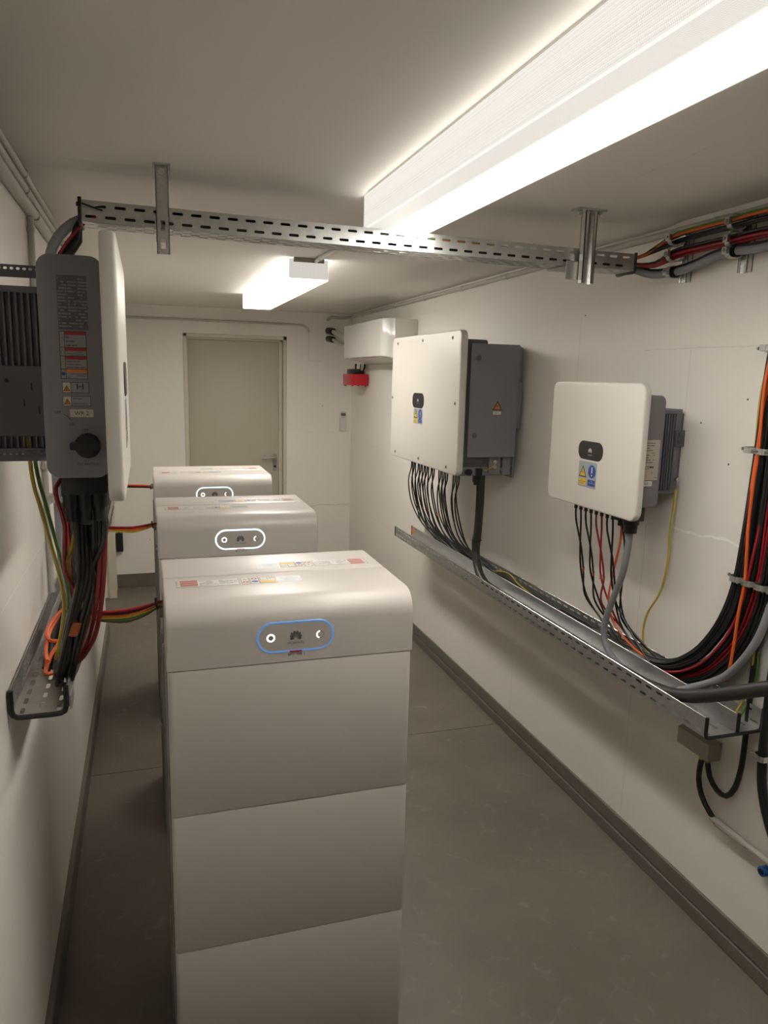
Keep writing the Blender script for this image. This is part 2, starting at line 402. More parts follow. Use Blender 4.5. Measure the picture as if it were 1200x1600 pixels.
t = MB(); t.box((XR - .001, YF, .052), (XR + .010, YB, .112)); t.box((XR - .006, YF, 0), (XR + .010, YB, .050))
struct(obj('baseboard_right', t, m_base, bevel=.003, seg=1, smooth=False))
t = MB(); t.box((XL - .005, YF, 0), (XL + .018, 5.2, .10)); struct(obj('baseboard_left', t, m_base, bevel=.003, seg=1, smooth=False))
t = MB(); t.box((XL + .030, YB - .008, 0), (DX0, YB + .001, .112)); t.box((DX1, YB - .008, 0), (XR, YB + .001, .112)); struct(obj('baseboard_back', t, m_base, bevel=.003, seg=1, smooth=False))
t = MB(); t.box((XL - .02, 6.098, 0), (XL + .038, 6.12, 2.07)); t.box((XL - .02, 5.2, 2.05), (XL + .006, 6.12, 2.07)); struct(obj('trim_1', t, m_frame, bevel=.002, seg=1, smooth=False))
# drilled holes left in the plaster
def holes(parent, pts, fr_of):
    for p in pts:
        q = Vector(p); n = fr_of
        h = MB(); h.cyl(q, q + Vector(n) * .0008, .0032, P_dark, 10); h.cyl(q + Vector(n) * .0007, q + Vector(n) * .001, .0018, P_black, 8)
        obj('drill_hole', h, None, parent, smooth=False)
holes(w_r, [(XR + .008, 1.83, 1.747), (XR + .008, 1.88, 1.545), (XR + .008, 2.75, 2.055), (XR + .008, 2.02, 1.665)], (-1, 0, 0))
holes(w_b, [(.0, YB, .40), (1.47, YB, 1.53)], (0, -1, 0))
# back door
door = struct(empty('door_1', ((DX0 + DX1) / 2, YB, 0)))
cx = (DX0 + DX1) / 2
f = MB()
for a, b in (((DX0, 0), (DX0 + .030, DZ)), ((DX1 - .030, 0), (DX1, DZ)), ((DX0, DZ - .030), (DX1, DZ))):
    f.box((a[0] - cx, -.008, a[1]), (b[0] - cx, .03, b[1]))
for a, b in (((DX0 + .022, 0), (DX0 + .034, DZ - .02)), ((DX1 - .062, 0), (DX1 - .024, DZ - .02)), ((DX0 + .03, DZ - .045), (DX1 - .03, DZ - .02))):
    f.box((a[0] - cx, .022, a[1]), (b[0] - cx, .11, b[1]))
obj('door_frame', f, m_frame, door, bevel=.003, seg=1)
obj('door_leaf', MB().box((DX0 + .034 - cx, .048, .006), (DX1 - .060 - cx, .088, DZ - .046)), m_door, door, bevel=.003)
h = MB(); hx = 1.060 - cx
h.prism(rrect(-.018, -.075, .018, .075, .008), 0, .008, Fr((hx, .048, 1.035), (1, 0, 0), (0, 0, 1)))
h.cyl((hx, .04, 1.075), (hx, -.004, 1.075), .009); h.tube([(hx, -.002, 1.075), (hx - .04, -.004, 1.076), (hx - .115, -.002, 1.074)], .0085, n=10)
ho = obj('door_handle', h, m_steel, door)
k = MB(); k.cyl((hx, .0402, 1.0), (hx, .036, 1.0), .011); obj('key_cylinder', k, m_black, ho)

# ================================================================== CEILING LAMPS
def lamp(y0, y1, zc, label, group, levels, xa=.640, xb=.832, end_dark=False, soft=.0):
    zb = 2.219
    L = empty('strip_lamp', ((xa + xb) / 2, (y0 + y1) / 2, zc)); tag(L, label, 'ceiling lamp', group)
    hw = (xb - xa) / 2; hl = (y1 - y0) / 2; d = zb - zc
    obj('housing', MB().box((-hw + .012, -hl + .01, -.022), (hw - .012, hl - .01, 0)), m_ac2, L, bevel=.003)
    mb_, ms_, mu_, me_ = under_mat('lens_underside_lit', levels[0], hw, soft), lens_mat('lens_side_lit', levels[1]), lens_mat('lens_added_uplight', levels[2], .005, .05), lens_mat('lens_end_lit', .74)
    # lens sides: stacked prisms; bright ledges added, unseen from below, to wash the ceiling
    d0 = -.006; nt_ = 12; s_ = MB()
    for sx in (-1, 1):
        for i in range(nt_):
            z0 = d0 + (d + .003 - d0) * i / nt_; z1 = d0 + (d + .003 - d0) * (i + 1) / nt_; xo, xi, xb = sx*(hw + .001), sx*(hw - .0006), sx*(hw - .004)
            s_.add([(xo, -hl, z0), (xo, hl, z0), (xi, hl, z1), (xi, -hl, z1)], [(0, 1, 2, 3) if sx < 0 else (3, 2, 1, 0)], ms_)
            s_.add([(xi, -hl, z1), (xi, hl, z1), (xo, hl, z1), (xo, -hl, z1)], [(0, 1, 2, 3) if sx < 0 else (3, 2, 1, 0)], mu_)
        s_.box((sx*(hw - .003), -hl, d0), (sx*(hw - .005), hl, d + .003), ms_)
    sh = obj('diffuser', s_, None, L, smooth=False)
    obj('diffuser_base', MB().box((-hw - .001, -hl, d), (hw + .001, hl, d + .003)), mb_, sh, smooth=False)
    k = MB()
    for sx in (-1, 1): k.box((sx*(hw + .0015), -hl, d - .0005), (sx*(hw - .0015), hl, d + .0035))
    obj('lens_rib', k, lens_mat('lens_rib_lit', 1.05, .0036, .05), L, smooth=False)
    for sy in (-1, 1):
        e = MB(); e.box((-hw, sy*hl - .0015, d + .003), (hw, sy*hl + .0015, d0), me_); eo = obj('end_cap', e, None, L, smooth=False)
        if end_dark and sy < 0:
            # lamp holders and end plate seen through the lens
            k = MB(); k.box((-hw + .02, -hl - .012, -.020), (hw - .02, -hl - .002, -.001)); obj('end_plate', k, m_beige, L, bevel=.002)
    return L
lamp(.58, 2.262, H + HS, 'long lit fluorescent ceiling lamp with prismatic cover, nearest the camera', 'ceiling lamps', LAMP_NEAR, soft=.5)
lamp(3.50, 5.19, H, 'shorter-looking lit ceiling lamp beyond the overhead cable tray, near the door', 'ceiling lamps', LAMP_FAR, xa=.640, xb=.822, end_dark=True)

# ================================================================== BATTERY CABINETS
BX, BY, BW, BD, ZT = .0257, 1.6604, .59, .2467, 1.270
Z = [.028, .3915, .7545, 1.1175]
def battery(label, group, glow, bar, text):
    """origin at floor centre of the unit; front faces -Y"""
    r = empty('battery_cabinet'); tag(r, label, 'battery', group)
    hx, hy = BW / 2, BD / 2
    obj('plinth', MB().box((-hx + .02, -hy + .02, 0), (hx - .02, hy - .01, .027)), m_inv_dark, r, bevel=.002)
    frt = Fr((0, 0, 0), (1, 0, 0), (0, 1, 0))
    for i in range(3):
        b = MB(); b.prism(rrect(-hx + .002, -hy, hx - .002, hy, .012, 4), Z[i] + .0012, Z[i+1] - .0012, frt)
        mo = obj('battery_module', b, m_white, r, bevel=.0022, seg=2, angle=60)
        for sx in (-1, 1):
            k = MB(); k.box((sx*(hx - .003), -hy + .035, Z[i] + .006), (sx*(hx + .0015), hy - .02, Z[i+1] - .006)); k.box((sx*(hx + .001), hy - .07, Z[i] + .006), (sx*(hx + .006), hy - .03, Z[i+1] - .006))
            obj('side_plate', k, m_side, mo, bevel=.001, seg=1)
    # rounded head module: side profile swept across the width
    rad = .058; prof = [(hy - .012, 0), (hy, .012), (hy, ZT - Z[3] - .012), (hy - .004, ZT - Z[3] - .004), (hy - .012, ZT - Z[3])]
    prof = [(-hy, 0), (hy, 0), (hy, ZT - Z[3] - .004), (hy - .0012, ZT - Z[3] - .0012), (hy - .004, ZT - Z[3])]
    for i in range(13):
        a = R(90 + 90 * i / 12); prof.append((-hy + rad + rad * math.cos(a), ZT - Z[3] - rad + rad * math.sin(a)))
    bm = bmesh.new()
    a = [bm.verts.new((-hx, y, Z[3] + .0012 + z)) for y, z in prof]; b = [bm.verts.new((hx, y, Z[3] + .0012 + z)) for y, z in prof]; n = len(prof)
    bm.faces.new(a[::-1]); bm.faces.new(b)
    for i in range(n): bm.faces.new((a[i], a[(i+1) % n], b[(i+1) % n], b[i]))
    bmesh.ops.recalc_face_normals(bm, faces=bm.faces)
    es = [e for e in bm.edges if (abs(e.verts[0].co.x - e.verts[1].co.x) < 1e-6) and (e.verts[0].co.z + e.verts[1].co.z) / 2 > Z[3] + .01]
    bmesh.ops.bevel(bm, geom=es, offset=.013, segments=5, affect='EDGES', profile=.5, clamp_overlap=True)
    me = bpy.data.meshes.new('head_module'); bm.to_mesh(me); bm.free(); me.materials.append(m_white)
    for p in me.polygons: p.use_smooth = True
    ho = bpy.data.objects.new('head_module', me); col.objects.link(ho); ho.parent = r
    bm = bmesh.new(); bm.from_mesh(me)
    for e in bm.edges:
        if e.calc_face_angle(0) > R(45): e.smooth = False
    bm.to_mesh(me); bm.free()
    k = MB(); k.box((-hx - .002, hy - .075, Z[3] + .02), (-hx + .004, hy - .022, ZT - .03)); k.cyl((-hx - .001, .073, 1.20), (-hx - .012, .073, 1.20), .014); obj('cable_entry_plate', k, m_side, ho, bevel=.001, seg=1)
    # status panel
    fr = Fr((0, -hy, 1.180), (1, 0, 0), (0, 0, 1)); RA, RB = .093, .0385
    def pill(k, n=12):
        rr = RB - k; xx = RA - RB; o = []
        for cx_, a0 in ((xx, -90), (-xx, 90)):
            for i in range(n + 1):
                t_ = R(a0 + 180 * i / n); o.append((cx_ + rr * math.cos(t_), rr * math.sin(t_)))
        return o
    sp = MB(); sp.poly(pill(.0060), .0012, fr); obj_p = obj('status_panel', sp, m_panel, r, smooth=False)
    o_, i_ = pill(0), pill(.0062); n = len(o_)
    g = MB(); g.add([fr.p(a, b, .0004) for a, b in o_] + [fr.p(a, b, .0022) for a, b in pill(.0022)] + [fr.p(a, b, .0008) for a, b in i_],
        [(k, (k+1) % n, n + (k+1) % n, n + k) for k in range(n)] + [(n + k, n + (k+1) % n, 2*n + (k+1) % n, 2*n + k) for k in range(n)])
    obj('light_outline', g, glow, obj_p)
    g = MB(); g.prism(rrect(-.015, -.0382, .015, -.0345, .001, 2), .001, .0027, fr); obj('status_bar', g, bar, obj_p, smooth=False)
    g = MB(); g.ring(fr, -.059, 0, .0062, .0100, .0016); obj('light_ring', g, m_glow_white, obj_p, smooth=False)
    g = MB(); g.ring(fr, -.059, 0, 0, .0058, .0015, P_grey); obj('ring_centre', g, None, obj_p, smooth=False)
    g = MB()
    for q in range(12):
        if 90 < q * 30 + 15 < 260: continue
        ang = R(q * 30 + 15); g.ring(fr, .059 + .0083 * math.cos(ang), .0083 * math.sin(ang), 0, .0013, .0016, P_dark, n=6)
    obj('ring_dots', g, None, obj_p, smooth=False)['kind'] = 'stuff'
    g = MB(); emblem(g, fr, 0, -.0075, .0250, .0016, P_dark); obj('emblem', g, None, obj_p, smooth=False)
    g = MB(); g.text('HUAWEI', .0088, fr, 0, -.0185, .0016, P_dark, sx=1.15); obj('lettering', g, None, obj_p, smooth=False)
    if text: g = MB(); g.text(text, .0086, fr, .002, -.0475, .0008, P_black); obj('tag_lettering', g, None, r, smooth=False)
    g = MB(); g.ring(fr, .059, 0, .0068, .0098, .0016, None, 95, 255, 16); obj('charge_ring', g, m_glow_white, obj_p, smooth=False)
    # warning label on the top
    rnd = random.Random(3)
    ft = Fr((0, 0, ZT + .0014), (1, 0, 0), (0, 1, 0)); lb = MB(); x0, y0, y1 = -.263, .028, .085
    def cell(a, b, m, bd=.0012):
        lb.rect(x0 + a, y0, x0 + b, y1, 0, ft, P_dark); lb.rect(x0 + a + bd, y0 + bd, x0 + b - bd, y1 - bd, .0003, ft, m)
    cell(0, .153, P_white); cell(.158, .178, P_white); cell(.180, .203, P_white); cell(.203, .246, P_white)
    lb.rect(x0 + .249, y0 + .006, x0 + .312, y1 - .002, 0, ft, P_silver)
    for j in range(3):
        yy = y0 + .004 + j * .018; lb.rect(x0 + .009, yy, x0 + .051, yy + .016, .0006, ft, P_pink); lb.rect(x0 + .009, yy + .011, x0 + .051, yy + .016, .0008, ft, P_red)
        warn_tri(lb, ft, x0 + .0045, yy + .002, .006, .0006, P_pink)
    lines(lb, ft, x0 + .055, y0 + .006, x0 + .100, y1 - .006, 7, .0006, P_grey, rnd); lines(lb, ft, x0 + .104, y0 + .006, x0 + .149, y1 - .006, 7, .0006, P_grey, rnd)
    warn_tri(lb, ft, x0 + .168, y1 - .022, .013, .0006, P_buff); lb.ring(ft, x0 + .168, y0 + .016, .004, .008, .0006, P_red)
    lb.ring(ft, x0 + .1915, y1 - .014, .004, .008, .0006, P_red); lb.ring(ft, x0 + .1915, y0 + .018, 0, .009, .0006, P_blue)
    lb.rect(x0 + .205, y0 + .003, x0 + .244, y0 + .022, .0006, ft, P_yellow); lb.rect(x0 + .206, y0 + .028, x0 + .226, y1 - .004, .0006, ft, P_dark); lb.rect(x0 + .2075, y0 + .0295, x0 + .2245, y1 - .0055, .0008, ft, P_white)
    lines(lb, ft, x0 + .229, y0 + .03, x0 + .243, y1 - .004, 3, .0006, P_grey, rnd)
    lines(lb, ft, x0 + .253, y0 + .012, x0 + .292, y1 - .006, 5, .0004, P_dark, rnd, .22)
    obj('warning_label', lb, None, r, smooth=False)
    return r
sets = [(0, 'nearest the camera', m_glow_blue, m_red_led, 'BP 1  WR 1'), (1.0861, 'in the middle of the row', m_glow_ice, m_pink_led, 'BP 2  WR 2'), (2.1682, 'at the far end of the row, by the door', m_glow_ice, m_pink_led, 'BP 3  WR 3')]
looks = ['tall white battery cabinet nearest the camera, blue-outlined status panel facing the camera',
         'white battery cabinet in the middle of the row, icy-white status outline facing the camera',
         'white battery cabinet at the far end, its status panel half hidden by the middle pair']
backs = ['white battery cabinet standing back to back behind the nearest one, label reversed on its top',
         'white battery cabinet behind the middle one, back to back, facing the door',
         'white battery cabinet closest to the door, rearmost of the whole row']
for (dy, where, glow, bar, text), lf, lk in zip(sets, looks, backs):
    a = battery(lf, 'battery cabinets facing the camera', glow, bar, text)
    a.location = (BX + BW / 2, BY + dy + BD / 2, 0)
    b = battery(lk, 'battery cabinets facing the door', glow, bar, '')
    b.location = (BX + BW / 2, BY + dy + BD * 1.5 + .008, 0); b.rotation_euler = (0, 0, math.pi)

# ================================================================== SMALL INVERTERS
def warn_sticker(parent, fr, a, b, wd, ht):
    s = MB(); s.prism(rrect(a - wd/2, b - ht, a + wd/2, b, .003, 2), 0, .0006, fr, P_silver)
    q = wd / 4
    s.rect(a - 1.8*q, b - ht*.92, a - .15*q, b - ht*.68, .0008, fr, P_yellow); lines(s, fr, a - 1.7*q, b - ht*.9, a - .25*q, b - ht*.7, 3, .001, P_dark, random.Random(1), .3)
    warn_tri(s, fr, a - q, b - ht*.62, q*1.7, .0008)
    s.ring(fr, a + q, b - ht*.36, 0, q*.82, .0008, P_blue); s.rect(a + q - .0035, b - ht*.42, a + q + .0035, b - ht*.18, .001, fr, P_white); s.ring(fr, a + q, b - ht*.5, 0, .0035, .001, P_white, n=10)
    s.rect(a + .2*q, b - ht*.92, a + 1.8*q, b - ht*.68, .0008, fr, P_blue); lines(s, fr, a + .3*q, b - ht*.9, a + 1.7*q, b - ht*.7, 3, .001, P_silver, random.Random(2), .3)
    obj('safety_sticker', s, None, parent, smooth=False)
def badge(parent, fr, a, b, wd, ht):
    d = MB(); d.prism(rrect(a - wd/2, b - ht/2, a + wd/2, b + ht/2, ht * .44, 8), 0, .002, fr); o = obj('badge', d, m_black, parent, bevel=.0006, seg=1)
    e = MB(); emblem(e, fr, a, b - .006, .018, .0024, P_buff); e.text('HUAWEI', .0062, fr, a, b - .017, .0024, P_buff)
    obj('emblem', e, None, o, smooth=False)
def small_inverter(label):
    """origin on the wall at the foot of the unit; front faces -X"""
    r = empty('inverter'); tag(r, label, 'inverter', 'small square wall inverters')
    D, Wd, Ht = .245, .277, .443
    frf = Fr((-D, 0, 0), (0, -1, 0), (0, 0, 1))
    p = MB(); p.prism(rrect(-Wd, 0, Wd, Ht, .034, 7), -.026, 0, frf); obj('front_cover', p, m_inv_white, r, bevel=.006, seg=3, angle=60)
    badge(r, frf, .0, .205, .150, .065); warn_sticker(r, frf, -.01, .166, .112, .092)
    bx0, bx1, by_ = -.222, -.120, .222
    b = MB(); b.prism(rrect(bx0, .038, bx1, .405, .022, 6), -by_, by_, Fr((0, 0, 0), (1, 0, 0), (0, 0, 1))); obj('housing', b, m_inv_grey, r, bevel=.004, seg=2, angle=60)
    # heat sink: back block and upright fins
    hs = MB(); hs.box((-.125, -.160, .085), (-.018, .160, .352)); hs.box((-.030, -.17, .075), (-.012, .17, .36)); hs.box((-.13, -.170, .075), (-.012, .170, .085)); hs.box((-.13, -.170, .345), (-.012, .170, .356))
    for i in range(9): hs.box((-.112 + i*.0098, -.17, .085), (-.1086 + i*.0098, .17, .352))
    for z in (.30, .334): hs.cyl((-.112, -.176, z), (-.112, -.165, z), .0055, n=12); 
    obj('heat_sink', hs, m_fin, r, bevel=.0008, seg=1)
    bk = MB()
    for y in (-.178, ): bk.box((-.036, y, .235), (.0, y + .012, .29)); bk.cyl((-.020, y - .006, .279), (-.020, y, .279), .008, n=12); bk.cyl((-.022, y - .006, .255), (-.022, y, .255), .007, n=12)
    bk.box((-.014, -.165, .082), (0, .165, .345)); obj('wall_bracket', bk, m_inv_dark, r, bevel=.001, seg=1)
    e = MB(); e.cyl((-.022, -.176, .125), (-.022, -.190, .125), .007, n=8); e.cyl((-.022, -.186, .118), (-.022, -.186, .092), .0045, n=8); obj('earth_terminal', e, m_zinc, r)
    # rating label on the -Y side
    fs = Fr((0, -by_, 0), (1, 0, 0), (0, 0, 1)); rnd = random.Random(5)
    lb = MB(); fs = Fr((.026, -by_, 0), (1, 0, 0), (0, 0, 1)); lb.rect(-.212, .13, -.157, .262, .0008, fs, P_buff); lines(lb, fs, -.208, .185, -.175, .255, 9, .0011, P_dark, rnd, .3); lb.text('CE', .016, fs, -.200, .166, .0011, P_black); lines(lb, fs, -.19, .168, -.160, .178, 1, .0011, P_black, rnd, .6)
    lines(lb, fs, -.183, .135, -.160, .158, 3, .0011, P_dark, rnd, .3); lb.rect(-.212, .110, -.176, .127, .0008, fs, P_white); lb.text('WR 1', .011, fs, -.194, .1145, .0011, P_black)
    obj('rating_label', lb, None, r, smooth=False)
    # connectors under the housing
    for i in range(8):
        y = .17 - i * .034; c_ = MB(); c_.cyl((-.18, y, .04), (-.18, y, -.012), .0095, n=10); c_.cyl((-.18, y, -.01), (-.18, y, -.03), .0065, n=10); obj('plug', c_, m_black, r)
    c_ = MB(); c_.box((-.20, -.135, -.022), (-.155, -.095, .04)); c_.cyl((-.178, -.115, -.02), (-.178, -.115, -.042), .012); obj('signal_gland', c_, m_black, r, bevel=.002)
    c_ = MB(); c_.box((-.212, -.20, -.012), (-.150, -.140, .04)); c_.cyl((-.18, -.170, -.01), (-.18, -.170, -.028), .027, n=12); c_.cyl((-.18, -.170, -.028), (-.18, -.170, -.056), .023, n=12); obj('supply_gland', c_, m_black, r, bevel=.002)
    return r
inv = small_inverter('square white-fronted wall inverter with grey finned back, on the right wall above the cable tray')
inv.location = (XR + .008, 2.268, 1.345)
inv2 = dup(inv, (-.283, 1.585, 1.566), math.pi, skip=('rating_label', 'plug', 'signal_gland', 'supply_gland'))
inv2['label'] = 'inverter on the left wall seen from its dark side, rotary switch and WR 2 tag'
# side of the left unit that faces the camera (local +Y)
fs = Fr((0, .222, 0), (-1, 0, 0), (0, 0, 1)); rnd = random.Random(11)
lb = MB()   # local a = distance from wall
lb.rect(.150, .285, .196, .372, .0007, fs, P_dark)
for q in range(3): lines(lb, fs, .151 + q*.0155, .288, .165 + q*.0155, .369, 16, .001, P_grey, rnd, .4)
obj('data_print', lb, None, inv2, smooth=False)
lb = MB(); lb.rect(.150, .205, .192, .283, .0007, fs, P_black)
for (b0, b1, hm) in ((.257, .282, P_red), (.243, .256, P_red), (.222, .242, P_red), (.206, .221, P_orange)):
    lb.rect(.1585, b0, .191, b1, .0009, fs, P_grey); lb.rect(.1585, b1 - .005, .191, b1, .0011, fs, hm); lines(lb, fs, .160, b0, .190, b1 - .006, 3, .0011, P_dark, rnd, .35)
    lb.rect(.151, b0, .1578, b1, .0009, fs, P_grey)
    if hm is P_red: warn_tri(lb, fs, .1544, (b0 + b1)/2 - .002, .0055, .0011)
    else: lb.ring(fs, .1544, (b0 + b1)/2, 0, .003, .0011, P_blue, n=12)
obj('warning_label', lb, None, inv2, smooth=False)
lb = MB()
for (b0, b1, a1) in ((.182, .200, .193), (.160, .177, .195)):
    lb.rect(.151, b0, a1, b1, .0007, fs, P_black); lb.rect(.1518, b0 + .0008, .164, b1 - .0008, .0009, fs, P_buff); warn_tri(lb, fs, .158, b0 + .003, .011, .0011, P_orange, 'mark')
    lb.rect(.165, b0 + .0008, a1 - .0008, b1 - .0008, .0009, fs, P_grey)
    if b0 > .17: lb.text('H', .014, fs, .179, b0 + .006, .0011, P_black, sx=1.3)
    else: lines(lb, fs, .167, b0 + .002, .192, b1 - .002, 3, .0011, P_dark, rnd, .3)
obj('caution_label', lb, None, inv2, smooth=False)
lb = MB(); lb.prism(rrect(.161, .142, .198, .155, .001, 2), 0, .0006, fs, P_buff); lb.text('WR 2', .0095, fs, .1795, .1452, .0009, P_black); obj('name_tag', lb, None, inv2, smooth=False)
lb = MB(); lb.text('OFF', .006, fs, .142, .148, .0007, P_black); lb.text('ON', .006, fs, .163, .128, .0007, P_black); lb.ring(fs, .147, .131, .0150, .0160, .0007, P_black, 20, 75, 8); lb.text('OFF', .006, fs, .184, .118, .0007, P_black); lb.text('DC SWITCH', .0062, fs, .186, .060, .0007, P_black)
obj('switch_lettering', lb, None, inv2, smooth=False)
k = MB(); k.cyl(fs.p(.187, .094, 0), fs.p(.187, .094, .012), .021, n=24); k.cyl(fs.p(.187, .094, .012), fs.p(.187, .094, .022), .017, n=24); k.prism(rrect(.160, .088, .208, .100, .002, 2), .004, .024, fs); obj('rotary_switch', k, m_black, inv2, bevel=.001, seg=1)
k = MB(); fy = .172
k.prism(rrect(.004, -.02 + .125, .128, .225, .004, 2), fy - .222 - .02, fy - .222, fs)
obj('lower_side_plate', k, m_inv_dark, inv2, bevel=.001, seg=1)
for q, (a, b) in enumerate(((.085, .163), (.108, .150), (.098, .190))):
    k = MB(); k.rect(a - .0012, b - .006, a + .0012, b + .006, fy - .222 + .0006, fs, P_black); obj('slot', k, None, inv2, smooth=False)
for a, b in ((.124, .160), (.125, .150), (.06, .20)):
    k = MB(); k.cyl(fs.p(a, b, fy - .222), fs.p(a, b, fy - .219), .0035, n=10); obj('screw', k, m_black, inv2)
# glands of the left unit
for i in range(6):
    x = -.198 + (i % 3) * .024; y = .16 - (i // 3) * .05
    k = MB(); k.cyl((x, y, .042), (x, y, -.022 - .006 * (i % 2)), .0145, n=14); k.cyl((x, y, -.022), (x, y, -.048 - .006 * (i % 2)), .0105, n=14); obj('cable_gland', k, m_black, inv2)
k = MB(); k.box((-.213, .09, .0), (-.138, .175, .04)); obj('connector_cover', k, m_black, inv2, bevel=.006)

# ================================================================== LARGE INVERTER
r = empty('large_inverter', (XR + .008, 3.672, 1.34)); tag(r, 'large wide white-fronted inverter with grey side cabinet, on the right wall', 'inverter')
big = r; D = .362; hw = .497; Ht = .668
fr = Fr((-D, 0, 0), (0, -1, 0), (0, 0, 1))
p = MB(); p.prism(rrect(-hw, 0, hw, Ht, .035, 7), -.034, 0, fr); obj('front_cover', p, m_inv_white, r, bevel=.007, seg=3, angle=60)
for y, z in ((-.40, .635), (0 - .003, .637), (.392, .635), (-.473, .335), (.451, .335), (-.403, .028), (-.013, .030), (.372, .030)):
    s = MB(); s.cyl(fr.p(y, z, -.001), fr.p(y, z, .0025), .0085, n=16); s.cyl(fr.p(y, z, .0025), fr.p(y, z, .0035), .005, P_black, n=6); obj('cover_screw', s, m_steel, r)
badge(r, fr, -.045, .331, .170, .078); warn_sticker(r, fr, -.041, .288, .135, .078)
b = MB(); b.box((-.33, -.43, .03), (-.03, .46, .612)); b.box((-.33, -.44, .05), (-.20, .46, .63)); obj('housing', b, m_inv_dark, r, bevel=.012, seg=3)
b = MB(); b.box((-.20, -.435, .30), (-.025, -.40, .605)); b.box((-.075, -.455, .44), (-.028, -.42, .60)); b.box((-.06, -.455, .22), (-.022, -.42, .44)); obj('rear_housing', b, m_inv_grey, r, bevel=.004)
s = MB()
for i in range(5): s.box((-.052, -.4565, .455 + i*.027), (-.046, -.4545, .472 + i*.027))
obj('vent_slot', s, m_black, r, smooth=False)
# side cabinet
fs = Fr((0, -.472, 0), (1, 0, 0), (0, 0, 1))
cab = obj('side_cabinet', MB().prism(rrect(-.290, .092, -.056, .604, .004, 2), -.05, -.004, fs), m_inv_grey, r, bevel=.003)
dr = obj('cabinet_door', MB().prism(rrect(-.300, .086, -.052, .610, .006, 3), -.004, .0, fs), m_inv_grey, r, bevel=.0015, seg=1)
for a, b_ in ((-.262, .545), (-.266, .188)):
    k = MB(); k.cyl(fs.p(a, b_, 0), fs.p(a, b_, .004), .011, n=20); obj('door_lock', k, m_inv_dark, r, bevel=.001)
k = MB(); warn_tri(k, fs, -.156, .307, .050, .0008, P_orange); obj('hazard_triangle', k, None, r, smooth=False)
k = MB(); k.rect(-.177, .287, -.137, .302, .0008, fs, P_white); k.text('WR 1', .011, fs, -.157, .290, .0011, P_black); obj('name_tag', k, None, r, smooth=False)
b = MB(); b.box((-.32, -.43, -.006), (-.05, .40, .004)); b.box((-.32, -.432, -.006), (-.17, -.428, .035)); b.box((-.172, -.444, .002), (-.112, -.44, .085)); b.box((-.10, -.446, -.004), (-.06, -.441, .085)); b.box((-.04, -.43, -.02), (-.03, -.36, .09)); obj('gland_plate', b, m_inv_grey, r, bevel=.001, seg=1)
for z in (.062, .036): k = MB(); k.cyl((-.145, -.444, z), (-.145, -.455, z), .009, n=12); obj('earth_bolt', k, m_zinc, r)
k = MB(); k.cyl((-.275, -.432, .012), (-.275, -.450, .012), .016, n=14); k.box((-.235, -.446, -.004), (-.205, -.432, .03)); obj('side_socket', k, m_black, r)
k = MB(); k.cyl((-.215, -.40, -.006), (-.215, -.40, -.04), .018, n=14); k.cyl((-.215, -.40, -.04), (-.215, -.40, -.055), .012, n=14); obj('cable_gland', k, m_black, r)
k = MB(); k.tube([(-.20, -.45, .02), (-.175, -.462, .03), (-.15, -.462, .048), (-.145, -.452, .06)], .003, n=6, step=.01); obj('earth_lead', k, m_cable_yellow, r)
# plug rows under the cover
plug_y = []
for g0, n in ((.515, 4), (.40, 4), (.30, 4), (.19, 3), (.07, 6), (-.13, 4)):
    for i in range(n): plug_y.append(g0 - i * .024)
for y in plug_y:
    k = MB(); k.cyl((-.22, y, .035), (-.22, y, -.004), .0105, n=10); k.cyl((-.22, y, -.004), (-.22, y, -.026), .0068, n=10); obj('plug', k, m_black, r)

# ================================================================== CABLE TRAYS
def guard_strip(pts, parent, rad=.0055, name='edge_guard'):
    return obj(name, MB().tube(pts, rad, n=8, step=.006), m_black, parent)
def channel(name, L, W, Hh, pitch=.052, slot=.030, floor_rows=3, m=m_galv):
    """channel along +Y from origin, floor at z=0, width along +X"""
    mb = MB()
    mb.perf(Fr((0, 0, 0), (0, 1, 0), (0, 0, 1)), L, Hh, 2, pitch, slot, .0075)
    mb.perf(Fr((W, 0, 0), (0, 1, 0), (0, 0, 1)), L, Hh, 2, pitch, slot, .0075)
    mb.perf(Fr((0, 0, 0), (0, 1, 0), (1, 0, 0)), L, W, floor_rows, pitch, slot, .009)
    o = obj('channel', mb, m, smooth=False, solid=.0012)
    return o
# --- right wall tray
ty0, ty1 = 1.612, 4.43
tr = empty('cable_tray', (1.50, ty0, .79)); tag(tr, 'long perforated galvanised cable tray with divider on brackets along the right wall', 'cable tray')
o = channel('c', ty1 - ty0, .20, .06, floor_rows=4); o.parent = tr
rl = MB()
for x in (0, .20): rl.tube([(x, 0, .06), (x, ty1 - ty0, .06)], .0016, n=6, smooth=False)
obj('rolled_edge', rl, m_zinc, tr)
dv = MB(); dv.box((.112, 0, 0), (.1132, ty1 - ty0, .058)); dv.box((.112, 0, 0), (.128, ty1 - ty0, .0012)); dv.tube([(.1126, 0, .058), (.1126, ty1 - ty0, .058)], .0014, n=6, smooth=False); obj('divider', dv, m_galv, tr)
guard_strip([(0, -.002, .062), (0, -.002, .03), (.001, -.002, .008), (.010, -.002, -.001), (.05, -.002, -.002), (.15, -.002, -.002), (.19, -.002, -.001), (.199, -.002, .008), (.2, -.002, .03), (.2, -.002, .066)], tr)
guard_strip([(.1126, -.002, .0), (.1126, -.002, .03), (.1126, -.002, .062)], tr)
for x in (0, .1126): guard_strip([(x, ty1 - ty0 + .002, .0), (x, ty1 - ty0 + .002, .03), (x, ty1 - ty0 + .002, .060)], tr, .004)
obj('orange_sticker', MB().box((.1105, ty1 - ty0 - .045, .012), (.1118, ty1 - ty0 - .012, .050)), P_orange, tr, smooth=False)
